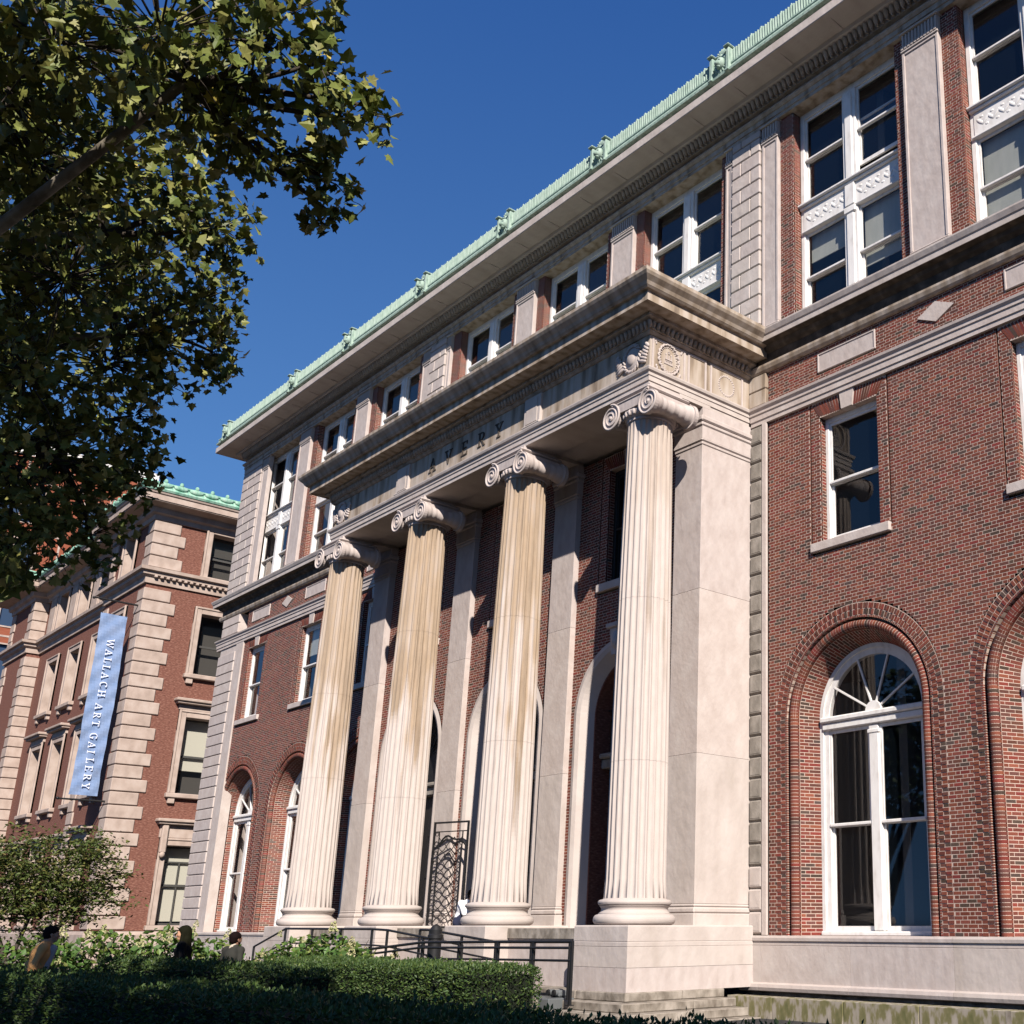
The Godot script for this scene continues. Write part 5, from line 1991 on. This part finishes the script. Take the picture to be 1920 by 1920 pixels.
func build_ironwork() -> void:
	railing("long black handrail of the front ramp sloping down to the left above the clipped hedge", 5.2, [[-7.06,-.73], [-9.25,-.75], [-11.86,-.78], [-17.26,-1.17], [-22.05,-1.6]], .30, [], 1.15, .10)
	railing("black landing handrail with a raked left end before the far columns", 4.2, [[-22.2,-.98], [-20.4,-.53], [-15.9,-.54], [-15.2,-.56], [-12.1,-.84]], .34, [], 1.5, 0.0)
	railing("black handrail of the upper ramp ending at the right-hand pedestal", 4.0, [[-14.15,-.55], [-13.73,-.56], [-11.19,-.78], [-8.75,-.76]], .33, [], 1.2, 0.0)
	# ramp slabs under the rails
	var rp := node(self, "ramp")
	tag(rp, "", "", "", "structure")
	var m := MB.new()
	m.prism(PackedVector2Array([Vector2(-9.3,G), Vector2(-9.3,-1.72), Vector2(-12.0,-1.76), Vector2(-22.0,-2.24), Vector2(-22.0,G)]), 4.25, 5.3)
	part(rp, "slab", m, M.step_stone)
	# open iron gate leaf
	var g := node(self, "iron_gate", Vector3(-16.42, -.52, 1.62))
	tag(g, "open wrought iron gate leaf with scrolled lattice between the middle columns", "gate")
	g.rotation.y = PI + .28
	var w := 1.16
	var h := 2.58
	var f := MB.new()
	f.box(0, .045, 0, h, -.02, .02)
	f.box(w - .045, w, 0, h, -.02, .02)
	f.box(.045, w - .045, h - .045, h, -.018, .018)
	f.box(.045, w - .045, 0, .05, -.018, .018)
	f.box(.045, w - .045, h - .26, h - .235, -.012, .012)
	f.box(w - .20, w - .18, .05, h - .26, -.012, .012)
	f.box(.18, .20, .05, h - .26, -.012, .012)
	part(g, "frame", f, M.iron)
	for i in 9:
		for k in 3:
			var x := .20 + k * .255
			var y := .12 + i * .23
			for s in [0, 1]:
				var pts := []
				for j in 5:
					var t := j / 4.0
					var xx := x + .255 * (t if s == 0 else 1.0 - t)
					pts.append(Vector3(xx, y + .23 * t + .02 * sin(PI * t * 2.0), 0))
				var b := MB.new()
				b.tube(pts, .011, .011, 5)
				part(g, "lattice_bar", b, M.iron)
	for s in [0, 1]:
		var pts := []
		for j in 13:
			var t := j / 12.0
			pts.append(Vector3(lerpf(.05, w - .05, t), h - .62 + (.24 if s == 0 else .14) * absf(sin(PI * t)) + .05 * sin(t * 12.0), .012))
		var b := MB.new()
		b.tube(pts, .024, .024, 6)
		part(g, "scroll", b, M.iron)
	for i in 10:
		var pts := []
		var cy := .16 + i * .235
		for j in 15:
			var a := TAU * 1.4 * j / 14.0
			var rr := .065 * (1.0 - .5 * j / 14.0)
			pts.append(Vector3(w - .11 + cos(a) * rr, cy + sin(a) * rr, 0))
		var b := MB.new()
		b.tube(pts, .009, .009, 4)
		part(g, "scroll", b, M.iron)
	# dark bollard and the fire connection by the pedestal
	var bo := node(self, "bollard", Vector3(-11.95, -1.75, 4.9))
	tag(bo, "black pointed bollard standing among the ramp rails", "bollard")
	var bm := MB.new()
	bm.lathe(Vector3.ZERO, [Vector2(.17,-.5), Vector2(.17,.05), Vector2(.13,.08), Vector2(.125,1.02), Vector2(.15,1.04), Vector2(.15,1.10), Vector2(.12,1.13)], 16)
	part(bo, "post", bm, M.iron)
	var bh := MB.new()
	bh.lathe(Vector3.ZERO, [Vector2(.12,1.13), Vector2(.125,1.2), Vector2(.08,1.27), Vector2(.01,1.31)], 16)
	part(bo, "cap", bh, M.iron)
	var fc := node(self, "fire_connection", Vector3(-9.42, -1.72, 3.72))
	tag(fc, "grey twin-inlet fire connection with black caps beside the right-hand pedestal", "standpipe")
	var fb := MB.new()
	fb.cbox(-.16, .16, -.02, .10, -.12, .10, .03)
	fb.tube([Vector3(-.09, .06, .05), Vector3(-.09, .06, .16)], .055, .055, 10)
	fb.tube([Vector3(.09, .06, .05), Vector3(.09, .06, .16)], .055, .055, 10)
	part(fc, "body", fb, M.steel)
	for s in [-1, 1]:
		var cp := MB.new()
		cp.tube([Vector3(.09 * s, .06, .16), Vector3(.09 * s, .06, .19)], .06, .05, 10)
		part(fc, "cap", cp, M.iron)
	var gb := node(self, "kerb_slab", Vector3(-9.6, 0, 0))
	tag(gb, "", "", "", "structure")
	var gs := MB.new()
	gs.cbox(-1.2, .55, G, -1.745, 3.62, 4.2, .015)
	part(gb, "slab", gs, M.steel)

# ---------------------------------------------------------------- people: one skin over a skeleton
func skin_over(bones: Array, cell: float, k: float) -> MB:
	# bones: [a, b, ra, rb, colour]; smooth union of tapered capsules, meshed as surface nets
	var lo := Vector3(1e9, 1e9, 1e9)
	var hi := -lo
	for b in bones:
		for e in [[b[0], b[2]], [b[1], b[3]]]:
			var pad := Vector3.ONE * (float(e[1]) + k + cell * 2)
			lo = lo.min(e[0] - pad)
			hi = hi.max(e[0] + pad)
	var nx := int((hi.x - lo.x) / cell) + 2
	var ny := int((hi.y - lo.y) / cell) + 2
	var nz := int((hi.z - lo.z) / cell) + 2
	var fld := PackedFloat32Array()
	fld.resize(nx * ny * nz)
	fld.fill(1.0)
	var own := PackedByteArray()
	own.resize(nx * ny * nz)
	var best := PackedFloat32Array()
	best.resize(nx * ny * nz)
	best.fill(9.0)
	for bi in bones.size():
		var b: Array = bones[bi]
		var A: Vector3 = b[0]
		var B: Vector3 = b[1]
		var ra: float = b[2]
		var rb: float = b[3]
		var pad := maxf(ra, rb) + k + cell * 2
		var p0 := A.min(B) - Vector3.ONE * pad - lo
		var p1 := A.max(B) + Vector3.ONE * pad - lo
		var ab := B - A
		var l2 := maxf(ab.length_squared(), 1e-8)
		for z in range(maxi(0, int(p0.z / cell)), mini(nz, int(p1.z / cell) + 1)):
			for y in range(maxi(0, int(p0.y / cell)), mini(ny, int(p1.y / cell) + 1)):
				for x in range(maxi(0, int(p0.x / cell)), mini(nx, int(p1.x / cell) + 1)):
					var p := lo + Vector3(x, y, z) * cell
					var t := clampf((p - A).dot(ab) / l2, 0.0, 1.0)
					var d := p.distance_to(A + ab * t) - lerpf(ra, rb, t)
					var i := x + nx * (y + ny * z)
					var o := fld[i]
					var h := maxf(k - absf(o - d), 0.0) / k
					fld[i] = minf(o, d) - h * h * k * .25
					if d < best[i]:
						best[i] = d
						own[i] = bi
	var vid := {}
	var vp := PackedVector3Array()
	var vc := PackedColorArray()
	for z in nz - 1:
		for y in ny - 1:
			for x in nx - 1:
				var i0 := x + nx * (y + ny * z)
				var s0 := fld[i0] < 0.0
				var mixed := false
				for c in 8:
					if (fld[i0 + (c & 1) + nx * ((c >> 1 & 1) + ny * (c >> 2 & 1))] < 0.0) != s0:
						mixed = true
						break
				if not mixed: continue
				var acc := Vector3.ZERO
				var cnt := 0
				for e in 12:
					var ax := e >> 2
					var q := e & 3
					var ca := [0, 0, 0]
					ca[(ax + 1) % 3] = q & 1
					ca[(ax + 2) % 3] = q >> 1
					var cb := ca.duplicate()
					cb[ax] = 1
					var fa := fld[i0 + ca[0] + nx * (ca[1] + ny * ca[2])]
					var fb := fld[i0 + cb[0] + nx * (cb[1] + ny * cb[2])]
					if (fa < 0.0) != (fb < 0.0):
						var t := fa / (fa - fb)
						acc += Vector3(ca[0], ca[1], ca[2]).lerp(Vector3(cb[0], cb[1], cb[2]), t)
						cnt += 1
				vid[i0] = vp.size()
				vp.append(lo + (Vector3(x, y, z) + acc / cnt) * cell)
				vc.append(bones[own[i0]][4])
	var nrm := PackedVector3Array()
	nrm.resize(vp.size())
	var faces := []
	var st := [1, nx, nx * ny]
	for z in range(1, nz - 1):
		for y in range(1, ny - 1):
			for x in range(1, nx - 1):
				var i := x + nx * (y + ny * z)
				for ax in 3:
					var j: int = i + st[ax]
					if (fld[i] < 0.0) == (fld[j] < 0.0): continue
					var u: int = st[(ax + 1) % 3]
					var w: int = st[(ax + 2) % 3]
					if not (vid.has(i) and vid.has(i - u) and vid.has(i - w) and vid.has(i - u - w)): continue
					var q := [vid[i - u - w], vid[i - w], vid[i], vid[i - u]]
					if fld[i] >= 0.0: q.reverse()
					faces.append(q)
					var fn := (vp[q[2]] - vp[q[0]]).cross(vp[q[3]] - vp[q[1]])
					for e in q: nrm[e] += fn
	var mb := MB.new()
	for q in faces:
		mb.quadn(vp[q[0]], vp[q[1]], vp[q[2]], vp[q[3]], nrm[q[0]].normalized(), nrm[q[1]].normalized(), nrm[q[2]].normalized(), nrm[q[3]].normalized())
		for e in [q[0], q[2], q[1], q[0], q[3], q[2]]: mb.col.append(vc[e])
	return mb

func hand_bones(w: Vector3, dir: Vector3, side: Vector3, sk: Color) -> Array:
	# palm, four bent fingers and a thumb from the side of the palm
	var out := []
	var nrm := dir.cross(side).normalized()
	out.append([w, w + dir * .075, .026, .034, sk])
	for i in 4:
		var b := w + dir * .085 + side * (.030 - i * .020)
		var ln: float = [.040, .046, .043, .033][i]
		var m := b + dir * ln + nrm * .012
		out.append([b, m, .0095, .009, sk])
		out.append([m, m + (dir * .6 + nrm * .8).normalized() * ln * .8, .009, .0075, sk])
	var tb := w + dir * .03 + side * .032
	var tm := tb + (dir * .6 + side * .8).normalized() * .04
	out.append([tb, tm, .012, .011, sk])
	out.append([tm, tm + (dir + side * .2).normalized() * .03, .011, .009, sk])
	return out

func person(label: String, at: Vector3, turn: float, J: Dictionary, top: Color, leg: Color, sk: Color, hair_c: Color, hair: String) -> Node3D:
	# J: joints in the person's own frame, facing +z, feet at y = 0
	var p := node(self, "person", at)
	p.rotation.y = turn
	tag(p, label, "person")
	var shoe := Color(.03, .028, .026)
	var neck_c: Color = J.get("neck_c", sk)
	var bones := [
		[J.pelvis + Vector3(.08,0,0), J.pelvis - Vector3(.08,0,0), .105, .105, leg],
		[J.pelvis, J.waist, .12, .115, leg],
		[J.waist, J.chest, .125, .145, top],
		[J.chest + Vector3(.06,0,0), J.chest - Vector3(.06,0,0), .13, .13, top],
		[J.chest, J.neck, .12, .06, neck_c],
		[J.neck, J.head - Vector3(0,.06,0), .054, .055, sk]]
	var hands := []
	for s in ["l", "r"]:
		bones.append([J.neck - Vector3(0,.05,0), J["sh_" + s], .06, .07, top])
		bones.append([J["sh_" + s], J["el_" + s], .062, .048, top])
		bones.append([J["el_" + s], J["wr_" + s], .048, .034, J.get("fore_c", top)])
		bones.append([J["hip_" + s], J["kn_" + s], .098, .064, leg])
		bones.append([J["kn_" + s], J["an_" + s], .062, .042, leg])
		bones.append([J["an_" + s] + Vector3(0,-.03,-.03), J["an_" + s] + Vector3(0,-.045,.15), .04, .032, shoe])
		var d: Vector3 = (J["wr_" + s] - J["el_" + s]).normalized()
		hands += hand_bones(J["wr_" + s], d, d.cross(Vector3(1 if s == "l" else -1, .2, .1)).normalized(), sk)
	var mb := skin_over(bones, .02, .05)
	var hb := skin_over(hands, .0065, .008)
	mb.v.append_array(hb.v); mb.n.append_array(hb.n); mb.col.append_array(hb.col)
	# head: skull, jaw, nose, ears, brow
	var H: Vector3 = J.head
	var hd := skin_over([
		[H + Vector3(0,.035,-.015), H + Vector3(0,.04,.01), .085, .082, sk],
		[H + Vector3(0,-.05,.035), H + Vector3(0,-.085,.06), .055, .034, sk],
		[H + Vector3(.03,-.02,.055), H + Vector3(-.03,-.02,.055), .042, .042, sk],
		[H + Vector3(0,.0,.095), H + Vector3(0,-.035,.112), .010, .015, sk],
		[H + Vector3(.05,.022,.075), H + Vector3(-.05,.022,.075), .016, .016, sk],
		[H + Vector3(.086,-.005,-.005), H + Vector3(.09,-.04,0), .014, .010, sk],
		[H + Vector3(-.086,-.005,-.005), H + Vector3(-.09,-.04,0), .014, .010, sk],
		[H + Vector3(.02,-.066,.088), H + Vector3(-.02,-.066,.088), .009, .009, Color(sk.r * .75, sk.g * .5, sk.b * .5)],
		[H + Vector3(0,-.10,-.01), H + Vector3(0,-.16,-.02), .05, .052, sk]], .009, .02)
	mb.v.append_array(hd.v); mb.n.append_array(hd.n); mb.col.append_array(hd.col)
	for s in [-1, 1]:
		var c0 := mb.v.size()
		mb.ball(H + Vector3(s * .033, .002, .088), Vector3(.013, .009, .008), 4, 8)
		for i in mb.v.size() - c0: mb.col.append(Color(.03, .02, .015))
	var body_m := StandardMaterial3D.new()
	body_m.vertex_color_use_as_albedo = true
	body_m.roughness = .9
	body_m.metallic_specular = .15
	part(p, "body", mb, body_m)
	var hr := [[H + Vector3(0,.06,-.03), H + Vector3(0,.055,.005), .092, .088, hair_c], [H + Vector3(0,-.01,-.055), H + Vector3(0,.04,-.05), .075, .085, hair_c]]
	if hair == "long":
		for s in [-1, 1]:
			hr.append([H + Vector3(s * .075,.02,-.01), H + Vector3(s * .095,-.20,-.01), .035, .045, hair_c])
		hr.append([H + Vector3(0,0,-.06), H + Vector3(0,-.34,-.10), .085, .075, hair_c])
		hr.append([H + Vector3(.05,-.1,-.07), H + Vector3(.07,-.36,-.08), .05, .04, hair_c])
		hr.append([H + Vector3(-.05,-.1,-.07), H + Vector3(-.07,-.36,-.08), .05, .04, hair_c])
	var hm := skin_over(hr, .011, .03)
	var hmat := StandardMaterial3D.new()
	hmat.vertex_color_use_as_albedo = true
	hmat.roughness = .8
	hmat.metallic_specular = .15
	part(p, "hair", hm, hmat)
	return p

func stand(lean := 0.0) -> Dictionary:
	var J := {"pelvis": Vector3(0,.95,0), "waist": Vector3(0,1.08,.0), "chest": Vector3(0,1.32,lean * .5), "neck": Vector3(0,1.50,lean), "head": Vector3(0,1.635,lean * 1.35 + .02)}
	for q in [["l", 1.0], ["r", -1.0]]:
		var s: float = q[1]
		J["sh_" + q[0]] = Vector3(.19 * s, 1.43, lean * .8)
		J["el_" + q[0]] = Vector3(.27 * s, 1.15, lean * .3 - .06)
		J["wr_" + q[0]] = Vector3(.25 * s, .92, .08 + lean * .3)
		J["hip_" + q[0]] = Vector3(.10 * s, .91, 0)
		J["kn_" + q[0]] = Vector3(.11 * s, .50, .03 * s)
		J["an_" + q[0]] = Vector3(.11 * s, .085, -.05 * s)
	return J

func build_people() -> void:
	var rt_ := atan2(.715, -.699)      # turn so that +z points to the right of the picture
	var sk1 := Color(.34, .20, .14)
	# man in a tan jacket, stooping, one hand on his hip
	var J := stand(.09)
	J.el_l = Vector3(.40, 1.16, -.10)
	J.wr_l = Vector3(.22, .99, .04)
	J.head = Vector3(.0, 1.625, .16)
	var m := person("person in tan jacket over a grey shirt walking past the shrubs at far left", Vector3(-13.45, G, 11.35), rt_ + .55, J, Color(.52, .28, .11), Color(.03, .035, .05), sk1, Color(.012, .010, .009), "short")
	var sh := skin_over([[Vector3(.02, 1.05, .10), Vector3(.0, 1.40, .20), .085, .075, Color(.30, .31, .34)]], .02, .02)
	var smm := StandardMaterial3D.new()
	smm.vertex_color_use_as_albedo = true
	smm.roughness = .85
	part(m, "shirt", sh, smm)
	# woman facing left with long dark hair
	var J2 := stand(.02)
	J2.neck_c = Color(.42, .24, .16)
	person("person with long dark hair and black top facing left among the shrubs", Vector3(-14.0, G, 8.85), rt_ + PI + .25, J2, Color(.012, .012, .013), Color(.02, .022, .03), Color(.40, .22, .145), Color(.010, .008, .007), "long")
	# seen from behind, dark cropped hair
	var J3 := stand(.0)
	for k in J3.keys(): J3[k] = J3[k] * Vector3(1, .93, 1) if k != "head" else J3[k] + Vector3(0, -.115, 0)
	J3.neck_c = Color(.42, .36, .29)
	person("person with short black hair and pale collar seen from behind near the ramp", Vector3(-14.0, G, 7.95), PI + .3, J3, Color(.035, .034, .028), Color(.05, .05, .06), Color(.16, .09, .06), Color(.008, .007, .007), "short")
	# sitting on the portico floor in a white shirt, half hidden by a column
	var J4 := {"pelvis": Vector3(0,.13,0), "waist": Vector3(0,.25,.02), "chest": Vector3(0,.47,.12), "neck": Vector3(0,.62,.24), "head": Vector3(0,.74,.34)}
	for q in [["l", 1.0], ["r", -1.0]]:
		var s: float = q[1]
		J4["sh_" + q[0]] = Vector3(.19 * s, .56, .17)
		J4["el_" + q[0]] = Vector3(.24 * s, .33, .32)
		J4["wr_" + q[0]] = Vector3(.10 * s, .36, .52)
		J4["hip_" + q[0]] = Vector3(.10 * s, .12, .04)
		J4["kn_" + q[0]] = Vector3(.13 * s, .46, .42)
		J4["an_" + q[0]] = Vector3(.12 * s, .085, .60)
	person("person in white shirt crouched beside the column by the iron gate", Vector3(-15.75, -.52, 2.1), PI / 2 + .35, J4, Color(.80, .80, .82), Color(.03, .035, .06), sk1, Color(.012, .010, .009), "short")

func build_rest() -> void:
	M.nb_stone = tri_mat(ramp_tex(noise_img(256, .015, 71, 5), [[0.0, Color(.40,.315,.27)], [.5, Color(.50,.40,.345)], [1.0, Color(.57,.475,.42)]]), Vector3(.4,.3,.4), .9)
	M.nb_copper = tri_mat(ramp_tex(noise_img(256, .02, 72, 5), [[0.0, Color(.06,.20,.14)], [.4, Color(.20,.42,.32)], [.7, Color(.33,.52,.42)], [1.0, Color(.46,.58,.50)]], .8), Vector3(.7,.35,.7), .85)
	M.nb_sash = plain(lin(.05, .05, .048), .6)
	M.nb_blind = plain(lin(.55, .54, .46), .9)
	M.terracotta = tri_mat(ramp_tex(noise_img(256, .05, 73, 3), [[0.0, Color(.26,.075,.04)], [1.0, Color(.36,.12,.07)]]), Vector3(.1,1.2,.1), .9)
	M.far_glass = plain(lin(.03, .05, .09), .1)
	M.banner = tri_mat(ramp_tex(noise_img(256, .02, 74, 4), [[0.0, Color(.18,.28,.50)], [1.0, Color(.29,.38,.58)]]), Vector3(.3,.3,.3), .85)
	M.banner.cull_mode = BaseMaterial3D.CULL_DISABLED
	M.lettering = plain(lin(.62, .66, .78), .8)
	M.steel = plain(lin(.11, .12, .125), .5, .2)
	build_neighbour()
	build_far()
	build_banner()
	# paved strip before the right wing
	var pv := MB.new()
	pv.cbox(-6.9, 30.0, G - .1, -2.11, 1.125, 9.2, .02)
	tag(part(self, "pavement", pv, M.asphalt), "", "", "", "structure")
	build_ironwork()
	var sl := small_leaf().mesh(M.needle)
	var sleaf := small_leaf().mesh(M.leaf)
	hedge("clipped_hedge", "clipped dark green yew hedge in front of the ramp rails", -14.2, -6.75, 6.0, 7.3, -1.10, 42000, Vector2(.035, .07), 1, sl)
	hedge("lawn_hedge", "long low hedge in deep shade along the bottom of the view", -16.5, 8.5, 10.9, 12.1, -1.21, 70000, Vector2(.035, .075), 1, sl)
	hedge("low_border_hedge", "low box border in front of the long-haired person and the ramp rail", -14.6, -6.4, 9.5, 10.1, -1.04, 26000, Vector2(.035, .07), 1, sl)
	var fm := flower_mesh()
	var spots := [[-18.6,10.0,.95,1.62,"leafy flowering shrub just right of the stooping person",4], [-18.2,8.9,.95,1.7,"flowering shrub with a yellow flower head below the small tree",5], [-17.6,7.9,.9,1.78,"tallest of the flowering shrubs at left with dark top leaves",4], [-17.0,7.2,.8,1.55,"flowering shrub in front of the long-haired person",4], [-16.9,5.9,.7,1.35,"small leafy shrub left of the ramp rails",2], [-15.9,5.75,.75,1.6,"pale flowering shrub under the raked end of the landing rail",6], [-14.9,5.6,.8,1.65,"flowering shrub with cream panicles before the first columns",8], [-13.9,5.55,.7,1.4,"flowering shrub behind the middle of the sloping rail",6], [-12.9,5.5,.6,1.2,"low green shrub just left of the black bollard",3]]
	for q in spots: hydrangea(Vector3(q[0], G, q[1]), q[2], q[3], q[4], q[5], fm, sleaf)
	leafy_tree("small_tree", "small dark green tree with layered leaves at the lower left", Vector3(-20.3, G, 10.0), [[Vector3(-20.4,G,10.2), Vector3(-20.35,-1.4,10.15), Vector3(-20.3,-.3,9.9)], [Vector3(-20.35,-1.5,10.15), Vector3(-20.0,-.7,9.5), Vector3(-19.9,.2,9.0)], [Vector3(-20.36,-1.3,10.15), Vector3(-20.5,-.2,10.6), Vector3(-20.4,.5,10.8)]], [[-20.25,.6,10.01,1.07],[-20.08,.9,9.38,.99],[-19.91,.17,8.67,.64],[-20.24,-.13,9.89,.85],[-20.35,1.03,10.51,.78],[-20.1,.04,9.34,.78],[-19.84,.63,8.49,.28],[-19.97,1.08,9.01,.50],[-20.34,.14,10.32,.85],[-20.5,.8,11.6,1.0],[-20.6,.1,11.8,.9]], 2300.0, Vector2(.07, .13), 3, sleaf, .07)
	build_plane_tree()
	leafy_tree("shade_tree", "tall shade tree on the lawn behind the viewer", Vector3(13, G, 20), [[Vector3(13,G,20.5), Vector3(12.6,1.5,20), Vector3(12,4.2,19.2)]], [[9.5,6.2,18.0,2.2],[12.5,6.6,18.8,2.4],[6.9,6.0,17.6,1.8],[15.0,6.0,19.0,2.0],[10.8,7.6,19.8,2.2],[8.2,5.6,19.2,1.7],[4.9,6.2,18.2,1.5],[1.9,6.2,18.3,1.2],[3.2,5.6,18.6,1.3]], 620.0, Vector2(.22, .38), 0, plane_leaf().mesh(M.leaf), .3)
	leafy_tree("lawn_tree", "dark spreading tree on the lawn left of the viewer", Vector3(-21, G, 19), [[Vector3(-20.5,G,18.6), Vector3(-20.4,0,18.6), Vector3(-20.6,1.8,18.9)], [Vector3(-20.4,.2,18.6), Vector3(-19.2,2.2,18.2), Vector3(-18.4,3.8,18.2)], [Vector3(-20.4,.4,18.6), Vector3(-21.8,2.4,19.2), Vector3(-22.8,4.0,19.6)]], [[-20.5,5.5,19,2.6],[-17.8,5.0,18.2,2.2],[-23.5,5.2,20,2.5],[-20.8,7.8,20,2.6],[-26.2,6.0,22,2.6],[-17.4,7.4,19.2,2.2],[-22.2,4.2,17.8,1.8],[-29,6.5,25,3.0]], 120.0, Vector2(.28, .45), 1, plane_leaf().mesh(M.leaf), .26)
	build_people()

# ---------------------------------------------------------------- scene
func _ready() -> void:
	rng.seed = 20240917
	patch.seed = 5
	patch.frequency = .6
	# camera: level horizon, lens shifted left and up
	var cam := Camera3D.new()
	cam.name = "camera"
	add_child(cam)
	cam.position = Vector3(8.9016, -.5187, 17.0)
	cam.rotation = Vector3(deg_to_rad(17.0855), deg_to_rad(44.3191), 0)
	cam.near = .1
	cam.far = 900.0
	cam.set_frustum(.1 * 1920.0 / 2112.145, Vector2(-472.83, 131.06) / 2112.145 * .1, .1, 900.0)
	cam.current = true
	# clear early-autumn sky, sun high on the right behind the camera
	var we := WorldEnvironment.new()
	we.name = "environment"
	var env := Environment.new()
	env.background_mode = Environment.BG_SKY
	var sky := Sky.new()
	var sm := ProceduralSkyMaterial.new()
	sm.sky_top_color = lin(.008, .041, .165)
	sm.sky_horizon_color = lin(.108, .256, .512)
	sm.sky_curve = .3
	sm.ground_bottom_color = lin(.03, .03, .028)
	sm.ground_horizon_color = lin(.10, .12, .14)
	sm.sun_angle_max = 1.0
	sky.sky_material = sm
	env.sky = sky
	env.tonemap_mode = Environment.TONE_MAPPER_LINEAR
	env.tonemap_exposure = 1.84
	env.ssao_enabled = true
	env.ssil_enabled = true
	env.sdfgi_enabled = true
	we.environment = env
	add_child(we)
	var sun := DirectionalLight3D.new()
	sun.name = "sun"
	add_child(sun)
	sun.look_at_from_position(Vector3(1.8, 1.43, 1.0) * 20.0, Vector3.ZERO, Vector3.UP)
	sun.light_energy = 1.6
	sun.light_color = Color(1.0, .96, .915)
	sun.light_angular_distance = .5
	sun.shadow_enabled = true
	make_materials()
	# the setting
	var gm := MB.new()
	gm.quad(Vector3(-400,G,400), Vector3(400,G,400), Vector3(400,G,-400), Vector3(-400,G,-400))
	tag(part(self, "ground", gm, M.ground), "", "", "", "structure")
	build_hall()
	build_rest()
